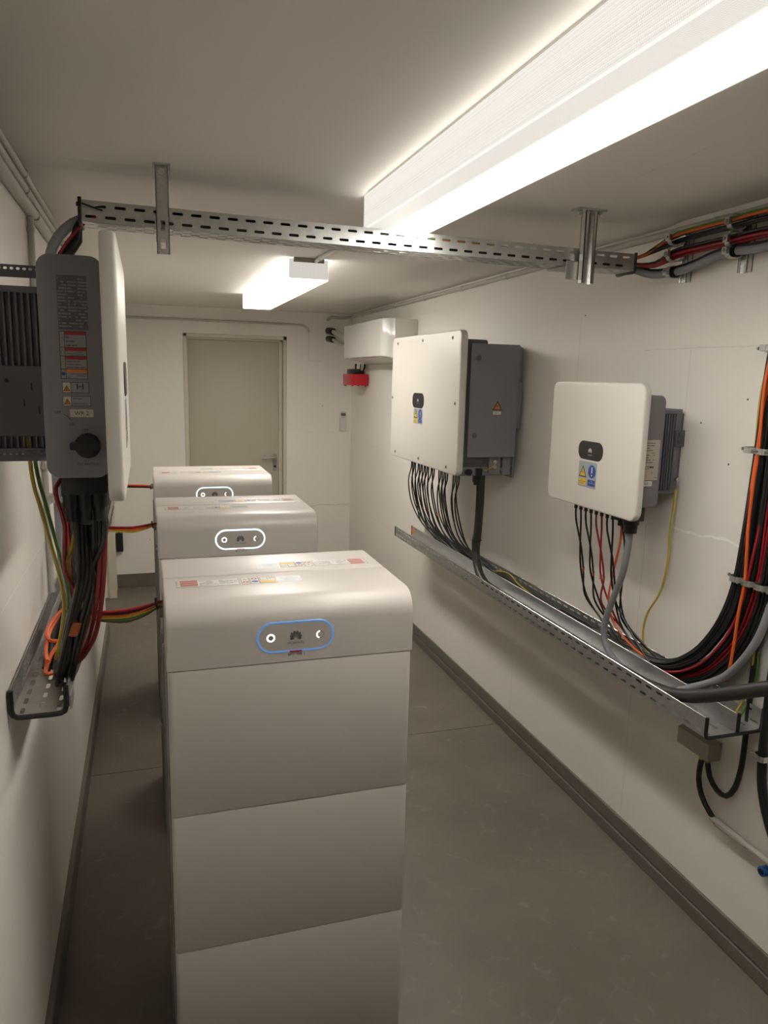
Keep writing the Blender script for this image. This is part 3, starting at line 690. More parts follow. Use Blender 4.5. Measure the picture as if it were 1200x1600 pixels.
for y in (4.22, 3.42, 2.60, 1.93):
    b = MB(); yy = y - ty0; b.box((.03, yy - .02, -.004), (.222, yy + .02, -.0015)); b.prism([(.03, -.02), (.222, -.055), (.222, -.004), (.03, -.004)], -.002, .002, Fr((0, yy - .018, 0), (1, 0, 0), (0, 0, 1))); b.prism([(.03, -.02), (.222, -.055), (.222, -.004), (.03, -.004)], -.002, .002, Fr((0, yy + .018, 0), (1, 0, 0), (0, 0, 1))); b.box((.218, yy - .02, -.09), (.226, yy + .02, -.003))
    obj('wall_bracket', b, m_galv_dark, tr, bevel=.0008, seg=1)
# --- left wall tray
lt = empty('cable_tray', (-.296, 1.66, 1.050)); tag(lt, 'narrow cable tray on the left wall with black-edged open end, full of cables', 'cable tray')
o = channel('c', 3.3, .111, .058, floor_rows=3, m=m_galv_dark); o.parent = lt
rl = MB()
for x in (0, .111): rl.tube([(x, 0, .058), (x, 3.3, .058)], .0016, n=6, smooth=False)
obj('rolled_edge', rl, m_zinc, lt)
guard_strip([(.001, -.002, .06), (.001, -.002, .03), (.002, -.002, .010), (.012, -.002, -.001), (.05, -.002, -.002), (.099, -.002, -.001), (.109, -.002, .010), (.111, -.002, .03), (.111, -.002, .060)], lt, .006)
for y in (.05, 1.1, 2.2, 3.1):
    b = MB(); b.box((.0, y - .015, -.004), (.115, y + .015, -.0015)); b.prism([(.1135, -.03), (.1135, .03), (.114, .03), (.114, -.03)], 0, .001, Fr((0, y, 0), (0, 1, 0), (0, 0, 1)))
    b.box((.1125, y - .012, -.012), (.1165, y + .05, .020)); obj('wall_bracket', b, m_galv_dark, lt, bevel=.001, seg=1)
# --- overhead tray (runs across the room)
ot = empty('cable_tray', (-.147, 2.20, 2.170)); ot.rotation_euler = (0, R(.62), 0); tag(ot, 'perforated galvanised cable tray crossing the room under the ceiling', 'cable tray')
o = channel('c', 1.70, .10, .054, pitch=.049, slot=.028, floor_rows=4); o.parent = ot; o.rotation_euler = (0, 0, -math.pi / 2); o.location = (0, .10, 0)
guard_strip([(-.002, .0, .060), (-.002, .0, .02), (-.002, .002, -.002), (-.002, .05, -.003), (-.002, .098, -.002), (-.002, .1, .02), (-.002, .1, .058)], ot, .005)
guard_strip([(1.702, .0, .058), (1.702, .0, .02), (1.702, .002, -.002), (1.702, .05, -.003), (1.702, .098, -.002), (1.702, .1, .02), (1.702, .1, .058)], ot, .005)
fs = Fr((.02, .02, -.0012), (1, 0, 0), (0, -1, 0)); fs = Fr((.03, .012, -.0016), (1, 0, 0), (0, 1, 0)); fs.N = -fs.N; 
k = MB(); k.box((.03, .006, -.0018), (.135, .05, -.0012), P_white); lines(k, fs, .01, .002, .095, .030, 4, .0006, P_dark, random.Random(4), .3); obj('paper_label', k, None, ot, smooth=False)
for a, bq in (((-.004, -.004, .064), (-.012, -.004, -.012)), ): pass
tie = MB(); tie.tube([(.0, -.005, .045), (.03, -.006, .036), (.055, -.006, .030)], .0022, n=6, step=.01); tie.box((-.010, -.008, .036), (.002, -.002, .046)); obj('cable_tie', tie, m_black, ot)
# --- ceiling hangers
def hanger(x, y, label, chan):
    h = empty('tray_hanger', (x, y, H + HS)); tag(h, label, 'bracket', 'ceiling hangers of the overhead tray')
    dz = 2.097 - H - HS
    p = MB()
    if not chan:
        # strap with slots seen flat
        wd = .0165
        mb = MB(); zz = [dz, dz + .020, dz + .058, dz + .082, dz + .12, -.0]
        mb.box((-wd, 0, dz), (wd, .003, dz + .014)); mb.box((-wd, 0, dz + .040), (wd, .003, dz + .060)); mb.box((-wd, 0, dz + .086), (wd, .003, 0))
        for z0, z1 in ((dz + .014, dz + .040), (dz + .060, dz + .086)):
            mb.box((-wd, 0, z0), (-.006, .003, z1)); mb.box((.006, 0, z0), (wd, .003, z1))
        for sx in (-1, 1): mb.box((sx*wd, 0, dz), (sx*(wd - .002), .018, 0))
        obj('strap', mb, m_galv, h, smooth=False)
        p = MB(); p.box((-.022, -.02, -.003), (.022, .04, 0)); p.box((-.022, -.004, -.035), (-.0195, .018, 0)); p.box((.0195, -.004, -.035), (.022, .018, 0)); obj('head_plate', p, m_galv, h, bevel=.0008, seg=1)
        b = MB(); b.cyl((0, -.008, -.018), (0, .004, -.018), .009, n=6); b.cyl((0, -.012, -.018), (0, .004, -.018), .004, n=8); obj('bolt', b, m_zinc, h)
        b = MB(); b.box((-.016, .003, dz + .052), (.016, .14, dz + .066)); obj('support_arm', b, m_galv_dark, h, bevel=.001, seg=1)
    else:
        mb = MB(); mb.box((-.021, .012, dz), (.021, .0145, 0)); mb.box((-.021, -.012, dz), (-.0185, .0145, 0)); mb.box((.0185, -.012, dz), (.021, .0145, 0)); mb.box((-.021, -.012, dz), (-.010, -.0095, 0)); mb.box((.010, -.012, dz), (.021, -.0095, 0))
        obj('channel_post', mb, m_zinc, h, smooth=False)
        p = MB(); p.box((-.05, -.02, -.005), (.05, .03, 0)); obj('head_plate', p, m_galv, h, bevel=.001, seg=1)
        for x_ in (-.036, .036): b = MB(); b.cyl((x_, 0, -.005), (x_, 0, -.013), .008, n=6); b.cyl((x_, 0, -.012), (x_, 0, -.020), .0035, n=8); obj('bolt', b, m_zinc, h)
        b = MB(); b.box((-.065, .0155, dz + .012), (-.015, .018, dz + .07)); b.box((-.065, .016, dz + .052), (.015, .14, dz + .056)); obj('support_arm', b, m_galv_dark, h, bevel=.001, seg=1)
hanger(.0585, 2.172, 'flat slotted steel hanger strap near the left wall, holding the overhead tray', False)
hanger(1.355, 2.172, 'shiny steel channel hanger right of the lamp, holding the overhead tray', True)

# ================================================================== CABLES
def cable(name, pts, rad, m, label, cat='cable', group=None, n=7, step=.02):
    me = MB().tube(pts, rad, m, n=n, step=step)
    o = obj(name, me, None, None); tag(o, label, cat, group); return o
rnd = random.Random(21)
INVX = XR + .008
def tray_to_riser(i, n, rad, x_off, kind=0):
    """points from inside the wall tray (y about 2.4) round the bend and up the wall"""
    t = i / max(1, n - 1)                       # 0 = innermost, highest
    x = 1.700 - .036 * x_off; j = rnd.uniform(-.003, .003)
    A_ = [(2.36, .828), (2.12, .838), (1.985, .868), (1.885, .940), (1.815, 1.028), (1.778, 1.115), (1.750, 1.222), (1.737, 1.35), (1.729, 1.50), (1.722, 1.64), (1.716, 1.86), (1.69, 2.05), (1.68, 2.28)]
    B_ = [(2.36, .800), (2.00, .802), (1.890, .818), (1.80, .862), (1.735, .922), (1.685, .992), (1.640, 1.10), (1.617, 1.22), (1.610, 1.42), (1.606, 1.62), (1.60, 1.86), (1.575, 2.05), (1.56, 2.28)]
    return [(x - (.02 if q < 3 else .008 if q < 5 else 0), a[0] * (1 - t) + b[0] * t + j * (q % 2), a[1] * (1 - t) + b[1] * t) for q, (a, b) in enumerate(zip(A_, B_))]
nb = len(plug_y); red_i = {9, 15, 22}
for i, py in enumerate(plug_y):
    y0 = 3.672 + py; x0 = INVX - .22
    tgt = 1.625 + rnd.uniform(0, .055)
    k = i / nb
    pinch = y0 + .03 + (-.020 if i % 2 else .026) + rnd.uniform(-.012, .012)
    pts = [(x0, y0, 1.316), (x0 + .002, y0 + .004, 1.26), (x0 + .01, pinch + .01, 1.17), (x0 + .045, pinch + .035 + rnd.uniform(-.02, .02), 1.03), (x0 + .085, y0 + .02 + rnd.uniform(-.03, .03), .915), (tgt, y0 - .16 + rnd.uniform(-.03, .03), .825 + rnd.uniform(0, .018)), (tgt, y0 - .36, .803 + rnd.uniform(0, .02)), (tgt, max(2.75, y0 - .8), .80 + rnd.uniform(0, .02))]
    if y0 - .8 > 2.9: pts.append((tgt, 2.75, .80 + rnd.uniform(0, .02)))
    pts += tray_to_riser(i, nb, .0032, rnd.random())
    cl_ = 0; acc = 0
    for q_, n_ in enumerate((4, 4, 4, 3, 6, 4)):
        if acc <= i < acc + n_: cl_ = q_
        acc += n_
    cn = ('farthest', 'second', 'third', 'fourth', 'fifth', 'nearest')[cl_]
    cable('solar_cable', pts, .0038, m_cable_black, 'thin black cable from the %s plug cluster under the large inverter, looping into the tray' % cn, group='cables of the %s plug cluster' % cn, step=.03)
    if i % 4 == 1:
        p = Vector(pts[3]); k_ = MB(); q = (Vector(pts[3]) - Vector(pts[2])).normalized(); k_.cyl(p - q * .007, p + q * .007, .0046, n=8)
        tag(obj('cable_marker', k_, P_marker), 'small orange marker sleeve on a black cable under the large inverter', 'marker', 'orange marker sleeves under the large inverter')
for i in range(8):
    y0 = 2.268 + .17 - i * .034; x0 = INVX - .18
    tgt = 1.63 + rnd.uniform(0, .05); m = m_cable_red if i in (4, 5) else m_cable_black
    pinch = y0 + (.018 if i % 2 else -.022)
    pts = [(x0, y0, 1.317), (x0 + .004, y0, 1.27), (x0 + .02, pinch, 1.17), (x0 + .035, pinch + (.008 if i % 2 else -.004), 1.08), (x0 + .065, y0 + rnd.uniform(-.01, .02), .97), (tgt, y0 - .04, .885), (tgt, y0 - .13, .835), (tgt, y0 - .22 if y0 > 2.32 else y0 - .16, .825)]
    pr_ = tray_to_riser(i + 4, 14, .0032, rnd.random())
    pts = [q for q in pts if q[1] > 2.16] + ([pr_[2]] if False else []) + [q for q in pr_ if q[1] < 2.12 and q[1] < pts[-1][1]]
    red = m is m_cable_red; on_ = ('first', 'second', 'third', 'fourth', 'left', 'right', 'last but one', 'last')[i]
    cable('solar_cable', pts, .0036, m, (('%s of the two thin red cables under the small right-wall inverter' if red else '%s from the left of the thin black cables under the small right-wall inverter' if i < 4 else '%s of the thin black cables right of the red pair, small inverter') % on_), group='cables under the small inverter')
    if i in (0, 2, 4, 5):
        p = Vector(pts[3]); k_ = MB(); k_.cyl(p - Vector((0, 0, .008)), p + Vector((0, 0, .008)), .0046, n=8)
        tag(obj('cable_marker', k_, P_marker), 'small orange marker sleeve on a cable under the small inverter', 'marker', 'orange marker sleeves under the small inverter')
cable('data_cable', [(INVX - .178, 2.150, 1.31), (1.56, 2.165, 1.24), (1.585, 2.225, 1.12), (1.60, 2.262, 1.00), (1.62, 2.25, .92), (1.64, 2.17, .86), (1.65, 2.05, .84), (1.665, 1.93, .87), (1.672, 1.83, .97), (1.672, 1.755, 1.12), (1.668, 1.728, 1.30), (1.664, 1.708, 1.60), (1.662, 1.69, 1.80), (1.66, 1.62, 2.05)], .0042, m_cable_orange, 'orange cable from the small right-wall inverter into the tray and up the wall')
for i, dy in enumerate((0, .010)):
    cable('signal_cable', [(INVX - .178 + .006 * i, 2.147 - dy, 1.31), (1.57, 2.15 - dy, 1.22), (1.60, 2.19 + dy, 1.08), (1.625, 2.215 - 2 * dy, .95), (1.66, 2.15 - 2 * dy, .88), (1.675, 2.02, .84), (1.68, 1.91, .86), (1.685, 1.80, .95), (1.69, 1.735, 1.1), (1.69, 1.715, 1.3), (1.69, 1.70, 1.6), (1.69, 1.68, 1.9)], .0032, m_cable_black, 'thin black cable beside the orange one under the small right-wall inverter', group='signal cables under the small inverter')
cable('supply_conduit', [(INVX - .18, 2.098, 1.295), (1.548, 2.105, 1.22), (1.553, 2.13, 1.13), (1.556, 2.18, 1.02), (1.558, 2.215, .92), (1.558, 2.20, .86), (1.556, 2.14, .822), (1.552, 2.0, .806), (1.558, 1.93, .803), (1.585, 1.86, .818), (1.62, 1.79, .862), (1.64, 1.715, .918), (1.645, 1.65, 1.0), (1.652, 1.61, 1.085), (1.66, 1.59, 1.18), (1.67, 1.58, 1.26), (1.676, 1.578, 1.5), (1.676, 1.57, 1.9), (1.676, 1.57, 2.25)], .0115, m_grey_pipe, 'thick grey cable from the small right-wall inverter through the tray and up the wall', n=12)
cable('earth_cable', [(INVX - .022, 2.082, 1.437), (1.703, 2.083, 1.38), (1.704, 2.092, 1.28), (1.702, 2.085, 1.18), (1.703, 2.11, 1.07), (1.704, 2.17, .97), (1.703, 2.185, .90), (1.694, 2.165, .86), (1.685, 2.13, .83)], .0040, m_cable_yellow, 'single yellow-green earth cable hanging from the small right-wall inverter')
cable('earth_cable', [(1.64, 3.30, .84), (1.66, 3.17, .86), (1.67, 3.08, .83), (1.67, 2.9, .81)], .004, m_cable_yellow, 'short yellow cable crossing the tray behind the thick black cable')
cable('power_cable', [(1.545, 3.285, 1.43), (1.545, 3.288, 1.34), (1.548, 3.292, 1.2), (1.550, 3.305, 1.05), (1.548, 3.315, .95), (1.545, 3.28, .88), (1.535, 3.20, .834), (1.53, 3.05, .815), (1.53, 2.5, .815), (1.53, 2.02, .815), (1.53, 1.84, .832), (1.53, 1.75, .856), (1.533, 1.665, .892), (1.54, 1.548, .952), (1.555, 1.42, 1.02), (1.60, 1.15, 1.14), (1.66, .80, 1.22), (1.70, .2, 1.24), (1.70, -3.1, 1.24)], .0205, m_dark_pipe, 'thickest dark power cable, from the large inverter cabinet through the tray to its near end', n=14)
cable('signal_cable', [(INVX - .215, 3.255, 1.285), (1.515, 3.255, 1.25), (1.525, 3.275, 1.20), (1.54, 3.30, 1.10), (1.535, 3.33, .98), (1.54, 3.30, .86)], .0035, m_cable_black, 'thin black cable tucked beside the thick power cable under the large inverter')
def tie_ring(c, rad, T, label, group=None):
    mb = MB(); T = Vector(T).normalized(); A = T.orthogonal().normalized(); B = T.cross(A); mb.band(c, rad, rad, A, B, T, .0045, .0015); mb.box(Vector(c) + A * rad - Vector((.003, .003, .003)), Vector(c) + A * (rad + .006) + Vector((.003, .003, .003)))
    return tag(obj('cable_tie', mb, m_black), label, 'cable tie', group)
tie_ring((1.549, 3.310, 1.00), .021, (0, 0, 1), 'black tie around the thick power cable under the large inverter')
# hanging trunk cables: extra members of the riser (black, red, orange, yellow-green)
for i in range(14):
    pts = tray_to_riser(i, 14, .0045, rnd.random()); pts = [(pts[0][0], 2.7, .808 + rnd.uniform(0, .02))] + pts
    red = i == 7
    if red: pts = [(p_[0] - .014 if 1 < q_ < 9 else p_[0], p_[1], p_[2] + .006) for q_, p_ in enumerate(pts)]
    cable('riser_cable', pts, .0045, m_cable_red if red else m_cable_black, 'red cable curving out of the tray and up the wall at the right edge' if red else 'black cable curving out of the tray and up the wall at the right edge', group='red riser cables' if red else 'black riser cables', step=.025)
cable('riser_cable', [(1.66, 1.722, .90), (1.656, 1.715, .925), (1.652, 1.705, .96), (1.650, 1.697, 1.04), (1.650, 1.694, 1.12), (1.650, 1.684, 1.232), (1.650, 1.693, 1.373), (1.650, 1.693, 1.50), (1.650, 1.688, 1.61), (1.650, 1.690, 1.81), (1.650, 1.66, 1.98)], .0048, m_cable_orange, 'bright orange cable running up the front of the right-hand riser')
cable('earth_cable', [(1.69, 1.93, .86), (1.70, 1.83, 1.0), (1.70, 1.78, 1.12), (1.69, 1.755, 1.24), (1.688, 1.752, 1.33), (1.688, 1.746, 1.42), (1.688, 1.738, 1.60), (1.688, 1.741, 1.72), (1.69, 1.735, 1.81), (1.695, 1.70, 1.94)], .0048, m_cable_yellow, 'yellow-green cable along the left edge of the right-hand riser')
for i in range(2):
    cable('earth_cable', [(1.685, 1.70 - .02 * i, .80), (1.70, 1.69 - .02 * i, .85), (1.705, 1.675 - .02 * i, .93), (1.69, 1.66 - .02 * i, 1.02)], .0036, m_cable_green if i else m_cable_yellow, ('green' if i else 'yellow') + ' loop of cable behind the grey one at the near end of the right tray')
# clamps of the riser
for z, lab in ((1.893, 'topmost'), (1.605, 'middle'), (1.222, 'lowest')):
    c_ = empty('clamp_rail', (XR + .008, 1.66, z)); tag(c_, 'galvanised clamp rail across the right-hand riser, ' + lab + ' of the three', 'clamp', 'riser clamp rails')
    s = MB(); s.box((-.018, -.17, -.011), (-.016, .105, .011)); s.box((-.018, -.17, -.011), (0, .105, -.009)); s.box((-.018, -.17, .009), (0, .105, .011)); obj('rail', s, m_galv, c_, smooth=False)
    dy = -.018 if z > 1.8 else 0.0
    for j in range(4):
        b = MB(); b.band((-.050, .066 + dy - j * .047, 0), .031, .0215, (1, 0, 0), (0, 1, 0), (0, 0, 1), .017, .002)
        b.box((-.084, .066 + dy - j*.047 - .010, -.0085), (-.080, .066 + dy - j*.047 + .010, .0085))
        cl = obj('clamp', b, m_galv, c_)
        k = MB(); q = (-.085, .078 + dy - j*.047, 0); 
        if j == 0: k.tube([(-.052, .085 + dy, 0), (-.052, .112 + dy, 0)], .0022, n=6, smooth=False); k.cyl((-.052, .110 + dy, 0), (-.052, .116 + dy, 0), .005, n=10)
        else: k.tube([(-.084, .07 + dy - j*.047, 0), (-.096, .078 + dy - j*.047, 0)], .0022, n=6, smooth=False); k.cyl((-.095, .077 + dy - j*.047, 0), (-.099, .080 + dy - j*.047, 0), .0045, n=10)
        obj('clamp_screw', k, m_steel, cl)
# bundles under the ceiling at the right
def upper(z, y_in, items, xo):
    for j, (m, rad, dz, dx, lab, grp) in enumerate(items):
        x = 1.672 + dx
        hz = .004 * j + (.008 if z > 2.23 else 0); pts = [(-.10, 2.208 + .008 * j, 2.180 + hz), (.3, 2.209 + .006 * j, 2.180 + hz), (.7, 2.208 + .008 * ((j + 2) % 5), 2.176 + hz), (1.1, 2.209 + .007 * j, 2.172 + hz), (1.35, 2.22 + rnd.uniform(0, .05), 2.168 + rad), (1.56, 2.215 + rnd.uniform(0, .04), 2.172 + rad + (.018 if z > 2.23 else 0)),
               (1.635, 2.205, z - .028 + dz * .6), (x, 2.145, z + dz), (x, 2.0, z + dz + .004), (x, 1.88, z + dz + .004), (x, 1.80, z + dz + .006), (x + .01, 1.70, z + dz + .004), (x + .01, 1.58, z + dz - .01)]
        cable('overhead_cable', pts, rad, m, lab, group=grp)
upper(2.257, 2.2, [(m_cable_black, .0045, .008, .006, 'black cable in the top bundle under the ceiling at the right wall', 'top ceiling bundle, black'), (m_cable_black, .0045, -.004, .010, 'black cable in the top bundle under the ceiling at the right wall', 'top ceiling bundle, black'),
    (m_cable_black, .0045, -.010, -.006, 'black cable in the top bundle under the ceiling at the right wall', 'top ceiling bundle, black'), (m_cable_black, .0045, -.014, .004, 'black cable in the top bundle under the ceiling at the right wall', 'top ceiling bundle, black'),
    (m_cable_orange, .0042, .004, -.014, 'orange cable in the top bundle under the ceiling at the right wall', None), (m_cable_green, .0042, .012, -.010, 'green cable above the orange one in the top bundle under the ceiling', None)], 0)
upper(2.207, 2.2, [(m_cable_black, .0055, .008, .0, 'black cable in the second bundle under the ceiling at the right wall', 'second ceiling bundle, black'), (m_cable_black, .0055, .006, .012, 'black cable in the second bundle under the ceiling at the right wall', 'second ceiling bundle, black'), (m_cable_black, .0055, .008, -.012, 'black cable in the second bundle under the ceiling at the right wall', 'second ceiling bundle, black'),
    (m_cable_red, .0055, -.004, -.012, 'red cable in the second bundle under the ceiling at the right wall', 'second ceiling bundle, red'), (m_cable_red, .0055, -.010, .002, 'red cable in the second bundle under the ceiling at the right wall', 'second ceiling bundle, red')], 0)
for j in range(3):
    cable('overhead_cable', [(-.13, 2.214 + .022 * j, 2.203), (-.05, 2.214 + .022 * j, 2.213), (.2, 2.214 + .022 * j, 2.212), (.6, 2.214 + .022 * j, 2.206), (.85, 2.214 + .022 * j, 2.196), (1.0, 2.22 + .02 * j, 2.184)], .0062, m_cable_black, 'black cable lying high in the left half of the overhead tray', group='upper cables of the overhead tray')
GZ = [(-.10, 2.27, 2.196), (.7, 2.27, 2.186), (1.45, 2.27, 2.182), (1.58, 2.265, 2.170), (1.64, 2.225, 2.148), (1.672, 2.155, 2.149), (1.672, 2.06, 2.156), (1.672, 1.97, 2.172), (1.672, 1.89, 2.178), (1.672, 1.8, 2.172), (1.674, 1.6, 2.172)]
cable('overhead_conduit', GZ, .0125, m_grey_pipe, 'thick grey cable sagging below the bundles at the right wall under the ceiling', n=12)
cable('overhead_cable', [(p[0] - .004, p[1] - .012 if p[0] < 1.6 else p[1], p[2] + .015) for p in GZ], .0042, m_cable_black, 'thin black cable lying on the thick grey one under the ceiling')
for y, zt_, lab in ((2.152, 2.292, 'farther'), (1.888, 2.300, 'nearer')):
    c_ = empty('clamp_rail', (XR + .008, y, 2.12)); tag(c_, 'short upright galvanised strut with pipe clamps under the ceiling, the ' + lab + ' from the camera', 'clamp', 'upright clamp rails')
    t_ = zt_ - 2.12; s = MB(); s.box((-.003, -.019, 0), (0, .019, t_)); s.box((-.020, -.019, 0), (0, -.017, t_)); s.box((-.020, .017, 0), (0, .019, t_)); s.box((-.020, -.019, 0), (-.018, -.010, t_)); s.box((-.020, .010, 0), (-.018, .019, t_)); obj('rail', s, m_zinc, c_, smooth=False)
    dz = 0 if y > 2 else .004
    for z, rr in ((2.257 + dz, .021), (2.207 + dz, .022), (2.149 if y > 2 else 2.178, .018)):
        b = MB(); b.band((-.056, 0, z - 2.12), rr + .006, rr, (1, 0, 0), (0, 0, 1), (0, 1, 0), .018, .002); b.box((-.092, -.009, z - 2.12 - .010), (-.082, .009, z - 2.12 + .010)); cl = obj('clamp', b, m_galv, c_)
        k = MB(); k.cyl((-.092, .0, z - 2.12), (-.098, .0, z - 2.12), .0045, n=10); obj('clamp_screw', k, m_steel, cl)
        if rr == .018:
            k = MB(); k.cyl((-.055, -.014, z - 2.12), (-.055, .012, z - 2.12), .0175, n=14); obj('rubber_sleeve', k, m_black, cl)

# right wall: junction box, pipes
jb = empty('junction_box', (XR + .008, 1.852, .598)); tag(jb, 'small beige junction box on the right wall under the end of the tray', 'junction box')
obj('box_body', MB().box((-.046, -.075, 0), (0, .075, .062)), m_beige, jb, bevel=.004)
obj('box_lid', MB().box((-.052, -.073, .002), (-.047, .073, .060)), m_beige, jb, bevel=.002)
for y in (-.045, -.02): k = MB(); k.cyl((-.025, y, 0), (-.025, y, -.018), .010, n=12); obj('gland', k, m_cable_green if y < -.04 else m_cable_yellow, jb)
cable('rubber_hose', [(1.702, 1.832, .585), (1.702, 1.838, .53), (1.703, 1.83, .48), (1.703, 1.80, .44), (1.703, 1.755, .412), (1.703, 1.735, .402)], .0088, m_cable_black, 'short black hose from the junction box down to the beige pipe', n=12)
cable('rubber_hose', [(1.702, 1.807, .585), (1.702, 1.79, .54), (1.703, 1.755, .513), (1.703, 1.715, .515), (1.703, 1.685, .56), (1.704, 1.67, .64), (1.704, 1.668, .75), (1.705, 1.67, .95), (1.705, 1.668, 1.12), (1.705, 1.665, 1.3)], .0088, m_cable_black, 'black hose looping in a U from the junction box up behind the tray', n=12)
cable('beige_pipe', [(1.703, 1.740, .404), (1.703, 1.62, .408), (1.703, 1.35, .412), (1.703, -3.1, .412)], .010, m_cond, 'beige pipe on the right wall below the junction box', cat='pipe', n=14)
k = MB(); k.cyl((1.70, 1.548, .368), (1.722, 1.548, .368), .015, n=20); k.cyl((1.697, 1.548, .368), (1.70, 1.548, .368), .009, P_black, n=16); tag(obj('blue_cap', k, m_blue), 'small round blue cap at the right edge of the frame', 'pipe cap')
cable('black_pipe', [(1.700, 1.56, 2.27), (1.700, 1.57, 1.6), (1.700, 1.588, 1.1), (1.697, 1.592, .95), (1.697, 1.592, .80), (1.697, 1.59, .70), (1.697, 1.578, .62), (1.697, 1.545, .54), (1.697, 1.48, .45), (1.697, 1.36, .37), (1.697, 1.1, .33), (1.697, -3.1, .33)], .0135, m_cable_black, 'thick black cable running down the right wall past the tray end', n=12)
k = MB(); k.band((1.695, 1.59, .715), .018, .018, (1, 0, 0), (0, 1, 0), (0, 0, 1), .018, .002); k.cyl((1.688, 1.612, .715), (1.688, 1.622, .715), .005, n=10); tag(obj('pipe_clip', k, m_zinc), 'steel clip around the thick black cable under the tray end', 'clip')

# ================================================================== CONDUITS AT THE CEILING
def conduit(name, pts, rad, label, clips, off, m=m_cond):
    r = empty(name, pts[0]); tag(r, label, 'conduit'); P0 = Vector(pts[0])
    obj('pipe', MB().tube([Vector(p) - P0 for p in pts], rad, n=12, step=.05), m, r)
    for p, ax in clips:
        p = Vector(p) - P0; b = MB(); A = {'y': ((1, 0, 0), (0, 0, 1), (0, 1, 0)), 'x': ((0, 1, 0), (0, 0, 1), (1, 0, 0)), 'z': ((1, 0, 0), (0, 1, 0), (0, 0, 1))}[ax]
        b.band(p, rad, rad, *A, .012, .0015, n=16); b.box(p + Vector(off) * rad - Vector((.004, .006, .004)), p + Vector(off) * (rad + .009) + Vector((.004, .006, .004))); obj('pipe_clip', b, m, r)
    return r
conduit('joint_conduit', [(XR - .006, YF + .05, 2.290), (XR - .006, 3, 2.290), (XR - .006, 6.3, 2.290), (XR - .02, 6.385, 2.288), (1.62, 6.40, 2.278), (1.54, 6.40, 2.282), (1.50, 6.405, 2.255)], .0115, 'painted conduit along the joint of right wall and ceiling', [((XR - .006, y, 2.290), 'y') for y in (2.02, 2.9, 3.45, 4.0, 4.6, 5.2, 5.8)], (0, 0, -1))
conduit('surface_conduit', [(XL + .02, YB - .010, 2.208), (.6, YB - .010, 2.210), (1.22, YB - .010, 2.207), (1.30, YB - .010, 2.200), (1.335, YB - .010, 2.175), (1.345, YB - .008, 2.150)], .0095, 'painted conduit running across the back wall above the door', [((x, YB - .010, 2.209), 'x') for x in (-.05, .5, 1.0)], (0, 1, 0))
for k, (x, z, rad, lab) in enumerate(((XL + .010, 2.300, .010, 'uppermost painted conduit along the top of the left wall'), (XL + .010, 2.262, .012, 'middle painted conduit along the top of the left wall'), (XL + .012, 2.222, .016, 'lowest and thickest painted conduit along the top of the left wall'))):
    conduit('surface_conduit', [(x, YF + .05, z), (x, 2, z), (x, YB - .02, z)], rad, lab, [((x, y, z), 'y') for y in ((1.6, 2.32, 3.2) if k < 2 else (2.46, 3.4))], (-1, 0, 0))
conduit('surface_conduit', [(XL + .010, 2.40, 2.205), (XL + .010, 2.40, 1.8), (XL + .010, 2.41, 1.3), (XL + .010, 2.41, 1.115)], .009, 'upright painted conduit on the left wall below the ceiling pipes', [((XL + .010, 2.40, z), 'z') for z in (2.17, 1.5)], (-1, 0, 0))
conduit('lamp_conduit', [(.765, 3.60, H - .012), (.765, 3.3, H - .012), (.80, 2.8, H - .012), (.80, 2.33, H - .012)], .009, 'short white conduit on the ceiling feeding the far lamp', [((.765, 3.4, H - .012), 'y')], (0, 0, 1), m_ac2)

# ================================================================== LEFT WALL CABLES
# arc from the overhead tray down behind the left inverter
arc = [(-.10, 2.25, 2.19), (-.15, 2.25, 2.182), (-.190, 2.25, 2.155), (-.222, 2.25, 2.11), (-.238, 2.26, 2.05), (-.245, 2.28, 1.95), (-.25, 2.30, 1.75), (-.25, 2.30, 1.50), (-.245, 2.28, 1.30), (-.235, 2.22, 1.18), (-.225, 2.3, 1.095), (-.22, 2.6, 1.075)]
cable('supply_conduit', arc, .0135, m_grey_pipe, 'thick grey cable arching from the overhead tray down behind the left inverter', n=12)
cable('arc_cable', [(p[0] + .020 * (1 if i > 0 else 0), p[1] - .012, p[2] - (0 if i < 2 else .014 if i < 4 else .004)) for i, p in enumerate(arc[:-2])] + [(-.22, 2.30, 1.09)], .0045, m_cable_red, 'red cable under the grey one in the arc beside the overhead tray')
for j in range(4):
    cable('arc_cable', [(p[0] + (.0 if i < 2 else .018 + .006 * j), p[1] - .01 + .008 * (j % 2), p[2] - (.004 * j - .004 if i < 2 else .018 + .004 * j if i < 4 else .004)) for i, p in enumerate(arc[:-2])] + [(-.21, 2.35 + .03 * j, 1.085)], .0055, m_cable_black, 'black cable in the arc beside the overhead tray, going down behind the left inverter', group='black cables of the left arc')
k = MB(); k.box((-.040, -.010, -.022), (.036, -.006, .022)); k.box((-.036, -.010, -.010), (.02, .03, .010)); c_ = empty('clamp_rail', (-.247, 2.30, 1.42)); tag(c_, 'galvanised clamp on the left wall holding the grey cable below the inverter', 'clamp')
s = MB(); s.box((-.036, -.012, -.013), (-.018, .03, .013)); obj('rail', s, m_galv, c_, bevel=.001, seg=1)
b = MB(); b.band((.0, 0, 0), .018, .018, (1, 0, 0), (0, 1, 0), (0, 0, 1), .018, .002); b.box((.014, -.022, -.009), (.042, -.019, .009)); obj('clamp', b, m_galv, c_)
k = MB(); k.cyl((-.016, -.022, .012), (-.016, -.034, .012), .006, n=10); obj('clamp_screw', k, m_steel, c_)
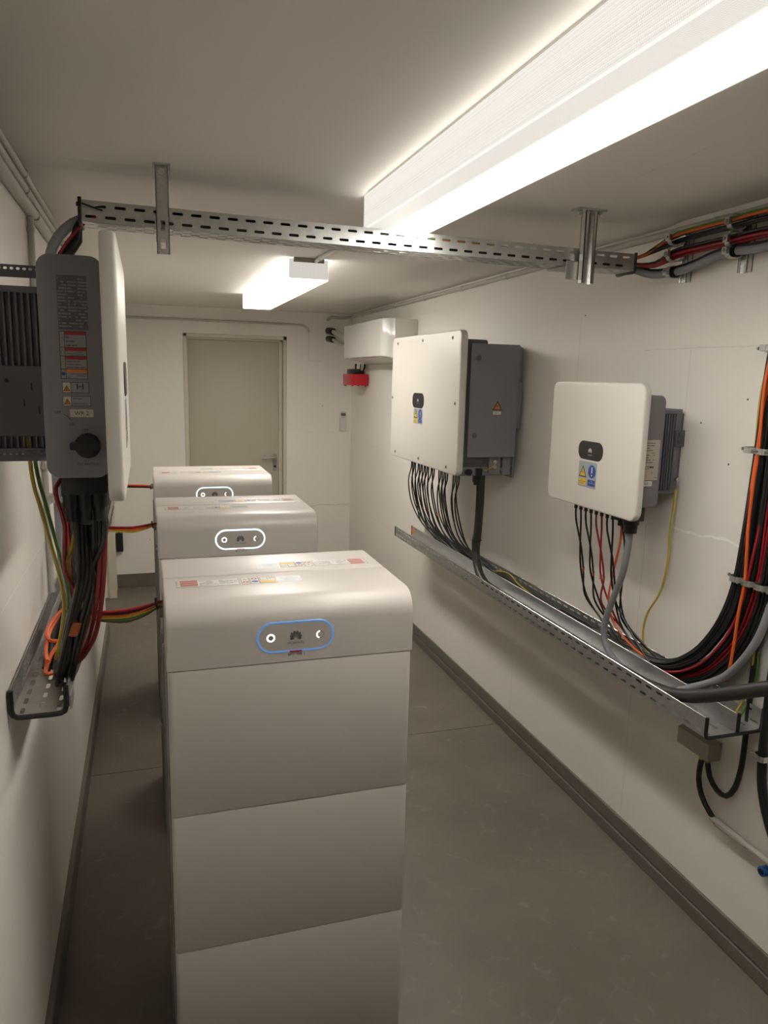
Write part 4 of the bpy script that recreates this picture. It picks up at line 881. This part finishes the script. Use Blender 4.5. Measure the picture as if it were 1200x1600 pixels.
# dark perforated rail ends of the mounting frame
fr_ = empty('mounting_frame', (XL, 1.46, 1.63)); tag(fr_, 'dark perforated mounting frame behind the left inverter, bars above and below the heat sink', 'frame')
for zz, nm in ((.312, 'upper_bar'), (.008, 'lower_bar')):
    mb = MB(); L_ = .215; mb.perf(Fr((0, -.06, zz), (1, 0, 0), (0, 0, 1)), .150, .012, 1, .0095, .0055, .004); mb.box((0, -.061, zz - .008), (.150, -.058, zz)); mb.box((0, -.06, zz - .004), (.150, -.03, zz - .001)); obj(nm, mb, m_inv_dark, fr_, smooth=False)
mb = MB(); mb.box((.0, -.02, -.03), (.010, .01, .34)); obj('upright', mb, m_inv_dark, fr_, smooth=False)
# bundle below the left inverter
BL = 'black cable hanging under the left inverter into the left wall tray'
for j in range(13):
    a = j / 12; jx = rnd.uniform(-.006, .006)
    if j < 7: top = (-.128 + .006 * (j % 4), 1.44 + .012 * j, 1.545)
    else: top = (-.100 + .006 * (j % 4), 1.44 + .012 * (j - 6), 1.545)
    sx = -.178 + .030 * (j % 5) / 4
    pts = [top, (top[0] - .002, top[1] + .02, 1.47), (sx + .035, 1.58 + .05 * a, 1.36), (sx + jx, 1.64 + .03 * a, 1.24), (sx - .018, 1.69 + .02 * a, 1.15), (sx - .038 + jx, 1.74 + .01 * j / 3, 1.088 + .010 * (j % 3)), (sx - .042 + jx, 1.80 + .02 * (j % 4), 1.066 + .006 * (j % 3)), (sx - .035 + jx, 2.05, 1.064 + .006 * (j % 3)), (sx - .04 + jx, 3.0, 1.066), (sx - .04 + jx, 4.2, 1.066)]
    cable('inverter_cable', pts, .0048, m_cable_black, BL, group='black cables under the left inverter')
for j in range(2):
    cable('inverter_cable', [(-.082 - .008 * j, 1.50, 1.55), (-.084 - .008 * j, 1.53, 1.47), (-.100 - .010 * j, 1.62, 1.32), (-.125 - .012 * j, 1.72, 1.20), (-.165 - .008 * j, 1.80, 1.115), (-.195, 1.90, 1.08), (-.20, 2.3, 1.07), (-.2, 3.2, 1.07)], .0052, m_cable_red, 'red cable hanging under the left inverter into the left wall tray', group='red cables under the left inverter')
cable('inverter_cable', [(-.150, 1.46, 1.59), (-.160, 1.45, 1.575), (-.158, 1.45, 1.55), (-.150, 1.47, 1.50), (-.163, 1.55, 1.40), (-.15, 1.62, 1.32), (-.16, 1.68, 1.22), (-.2, 1.78, 1.10)], .0042, m_cable_red, 'thin red cable with a small loop at the foot of the left inverter')
cable('inverter_cable', [(-.115, 1.50, 1.55), (-.145, 1.53, 1.45), (-.160, 1.58, 1.38), (-.140, 1.63, 1.29), (-.17, 1.72, 1.16), (-.21, 1.85, 1.075)], .0045, m_cable_yellow, 'short yellow cable between the black ones under the left inverter')
cable('inverter_cable', [(-.105, 1.53, 1.55), (-.108, 1.58, 1.44), (-.120, 1.64, 1.32), (-.150, 1.70, 1.20), (-.19, 1.80, 1.10), (-.215, 1.95, 1.07)], .0048, m_cable_brown, 'brown cable among the black ones under the left inverter')
k = MB(); k.cyl((-.1555, 1.640, 1.262), (-.166, 1.652, 1.232), .0135, n=12); tag(obj('cable_marker', k, P_marker), 'orange marker sleeve around the black bundle under the left inverter', 'marker')
cable('earth_cable', [(-.194, 1.42, 1.70), (-.188, 1.445, 1.60), (-.183, 1.49, 1.539), (-.177, 1.54, 1.467), (-.172, 1.61, 1.385), (-.171, 1.67, 1.314), (-.181, 1.73, 1.245), (-.199, 1.79, 1.174), (-.215, 1.84, 1.11), (-.228, 2.0, 1.075)], .0036, m_cable_green, 'green earth cable hanging on the left wall beside the left inverter bundle')
cable('earth_cable', [(-.199, 1.42, 1.70), (-.196, 1.44, 1.592), (-.192, 1.48, 1.539), (-.186, 1.53, 1.467), (-.181, 1.60, 1.385), (-.180, 1.66, 1.314), (-.189, 1.72, 1.245), (-.206, 1.78, 1.174), (-.222, 1.83, 1.11), (-.235, 2.0, 1.075)], .0036, m_cable_yellow, 'yellow earth cable hanging on the left wall beside the green one')
for j, pts in enumerate(([(-.235, 2.30, 1.10), (-.250, 2.15, 1.12), (-.262, 2.02, 1.12), (-.252, 1.97, 1.11), (-.225, 1.97, 1.105), (-.195, 1.95, 1.11)], [(-.225, 1.93, 1.115), (-.240, 1.88, 1.10), (-.246, 1.83, 1.085), (-.236, 1.80, 1.085), (-.21, 1.86, 1.08), (-.2, 2.0, 1.075)], [(-.252, 2.2, 1.105), (-.262, 2.05, 1.10), (-.255, 1.92, 1.10), (-.243, 1.845, 1.10)])):
    cable('tray_cable', pts, .0052, m_cable_orange, ['orange cable loop lying in the left tray, farthest from its open end', 'orange cable loop nearest the open end of the left tray', 'orange cable along the wall side of the left tray'][j])
for j in range(12):
    x = -.268 + .006 * j + rnd.uniform(-.002, .002)
    cable('tray_cable', [(x + .01, 1.88 + rnd.uniform(-.03, .05), 1.064), (x, 2.1, 1.066 + .008 * (j % 3)), (x, 2.8, 1.07 + .006 * (j % 3)), (x, 4.85, 1.068)], .0045, m_cable_black, 'black cable lying along the floor of the left wall tray', group='black cables in the left tray', step=.08)
# cables from the left tray to the batteries
def link(y, xs, z0, zmid, z1, spec, where, tie):
    n = len(spec)
    for j, (m, nm, dz, bow) in enumerate(spec):
        pts = [(-.225, y + .16, 1.085), (-.215, y + .05, 1.105), (-.192, y + .005, z0 - .02 + dz), (xs, y, z0 + dz), (-.12, y + .002 * j, zmid + dz - bow * .5), (-.06, y + .002 * j, zmid - .002 + dz - bow), (-.01, y, (zmid + z1) / 2 + dz * .8 - bow * .4), (.018, y, z1 + dz * .5), (.034, y, z1 + dz * .4)]
        cable('battery_cable', pts, .0042, m, nm + ' cable in the bundle from the left tray to the ' + where, group=None)
    tie_ring((xs + .010, y, z0 + .001), tie, (1, 0, -.1), 'black tie on the tray side of the bundle to the ' + where)
    tie_ring((.010, y, z1 - .002), tie * .8, (1, 0, .2), 'black tie on the battery side of the bundle to the ' + where)
link(1.857, -.165, 1.205, 1.198, 1.222, [(m_cable_red, 'upper red', .008, -.006), (m_cable_black, 'upper black', .007, 0), (m_cable_orange, 'orange', .002, .0), (m_cable_yellow, 'yellow', -.004, .0), (m_cable_black, 'lower black', -.001, .004), (m_cable_green, 'green', -.008, .004), (m_cable_brown, 'lowest dark brown', -.008, .010)], 'nearest battery', .013)
link(2.909, -.165, 1.203, 1.202, 1.215, [(m_cable_red, 'red', .007, 0), (m_cable_black, 'black', .004, -.002), (m_cable_orange, 'orange', .0, .002), (m_cable_yellow, 'yellow', -.005, .006), (m_cable_brown, 'brown', -.003, .0)], 'middle battery', .012)
link(4.020, -.165, 1.205, 1.205, 1.196, [(m_cable_orange, 'orange', .005, 0), (m_cable_red, 'red', .0, 0), (m_cable_black, 'black', -.006, .0)], 'farthest battery', .010)

# ================================================================== AIR CONDITIONER, PUMP, REMOTE, SOCKET
ac = empty('air_conditioner', (XR + .008, 5.30, 1.885)); tag(ac, 'glossy white wall air conditioner high in the far right corner', 'air conditioner')
# plan outline, swept upwards: rounded front corners
pl = [(0, -.55), (0, .55), (-.17, .55)]
loop = [(-.155, -.55), (-.155, .55)]
def arcpts(cx_, cy_, r_, a0, a1, n=8): return [(cx_ + r_ * math.cos(R(a0 + (a1 - a0) * i / n)), cy_ + r_ * math.sin(R(a0 + (a1 - a0) * i / n))) for i in range(n + 1)]
frz = Fr((0, 0, 0), (1, 0, 0), (0, 1, 0))
front = [(-.155, -.55)] + [(-.155, .55)] + arcpts(-.18, .50, .05, 90, 180) + arcpts(-.14, -.45, .09, 180, 255)
fp = MB().prism(front, .0, .285, frz)
fp.v = [(x, y, z + (.042 * min(1, -x / .22) if z < .1 else 0)) for x, y, z in fp.v]
obj('front_panel', fp, m_ac, ac, bevel=.005, seg=3, angle=60)
ch = MB().prism([(0, -.55), (0, .55), (-.153, .55), (-.153, -.55)], .002, .283, frz)
ch.v = [(x, y, z + (.042 * min(1, -x / .22) if z < .1 else 0)) for x, y, z in ch.v]
obj('chassis', ch, m_ac2, ac, bevel=.004)
k = MB(); k.box((-.20, -.40, -.003), (-.12, .48, .003)); k.v = [(x, y, z + .042 * -x / .22) for x, y, z in k.v]; obj('air_flap', k, m_ac2, ac, bevel=.002)
pp = empty('condensate_pump', (1.64, 5.985, 1.71)); tag(pp, 'small red condensate pump with black motor below the air conditioner', 'pump')
obj('tank', MB().prism(rrect(-.068, -.13, .080, .13, .01, 3), .008, .098, frz), m_redp, pp, bevel=.004)
k = MB()
for x in (-.05, .06):
    for y in (-.11, .11): k.box((x - .008, y - .008, 0), (x + .008, y + .008, .010))
obj('foot', k, m_redp, pp)
k = MB(); k.box((-.045, -.10, .096), (.02, .09, .138)); k.cyl((.045, -.06, .096), (.045, -.06, .128), .016, n=14); k.cyl((.035, .05, .096), (.035, .05, .12), .014, n=14); obj('motor', k, m_black, pp, bevel=.006)
for j, (x, xa_) in enumerate(((.0, .0), (.035, .04), (.06, .075))):
    k = MB(); k.tube([(x, -.03, .12), (xa_, -.02, .15), (xa_ + .003, -.015, .178)], .006 if j else .008, n=8, step=.01); obj('hose', k, m_black if j != 1 else m_grey_pipe, pp)
for j, (z, zb, rad, lab) in enumerate(((2.168, 2.075, .018, 'upper white insulated pipe from the back wall to the air conditioner'), (2.102, 2.010, .014, 'lower white insulated pipe from the back wall to the air conditioner'))):
    r_ = empty('insulated_pipe', (1.515, YB, z)); tag(r_, lab, 'pipe')
    obj('pipe', MB().tube([(0, -.002, 0), (.02, -.10, -.012), (.05, -.28, -.055), (.075, -.45, zb - z), (.10, -.60, zb - z - .015)], rad, n=12), m_cond if j else m_ac2, r_)
    obj('foam_sleeve', MB().tube([(0, -.001, 0), (.008, -.05, -.004), (.019, -.10, -.011)], rad + .012, n=14), m_cable_black, r_)
rc = empty('remote_control', (1.652, YB, 1.31)); tag(rc, 'white remote control with small dark display, held on the back wall', 'remote control')
fr_r = Fr((0, 0, 0), (1, 0, 0), (0, 0, 1))
obj('holder', MB().prism(rrect(-.032, 0, .032, .115, .006, 3), 0, .012, fr_r), m_ac2, rc, bevel=.002)
obj('handset', MB().prism(rrect(-.027, .004, .027, .170, .008, 3), .012, .024, fr_r), m_ac, rc, bevel=.003)
obj('display', MB().prism(rrect(-.020, .135, .020, .160, .002, 2), .024, .0255, fr_r), P_dark, rc, smooth=False)
k = MB()
for x in (-.012, .0, .012): k.rect(x - .004, .12, x + .004, .128, .0245, fr_r, P_grey)
obj('buttons', k, None, rc, smooth=False)
sk = empty('wall_box', (-.242, YB, .315)); tag(sk, 'small black box low on the back wall in the left corner', 'wall box')
obj('box_body', MB().prism(rrect(-.027, 0, .027, .155, .005, 3), 0, .045, fr_r), m_black, sk, bevel=.004)
k = MB(); k.cyl((0, -.02, .155), (0, -.02, .175), .007, n=10); obj('gland', k, m_black, sk)
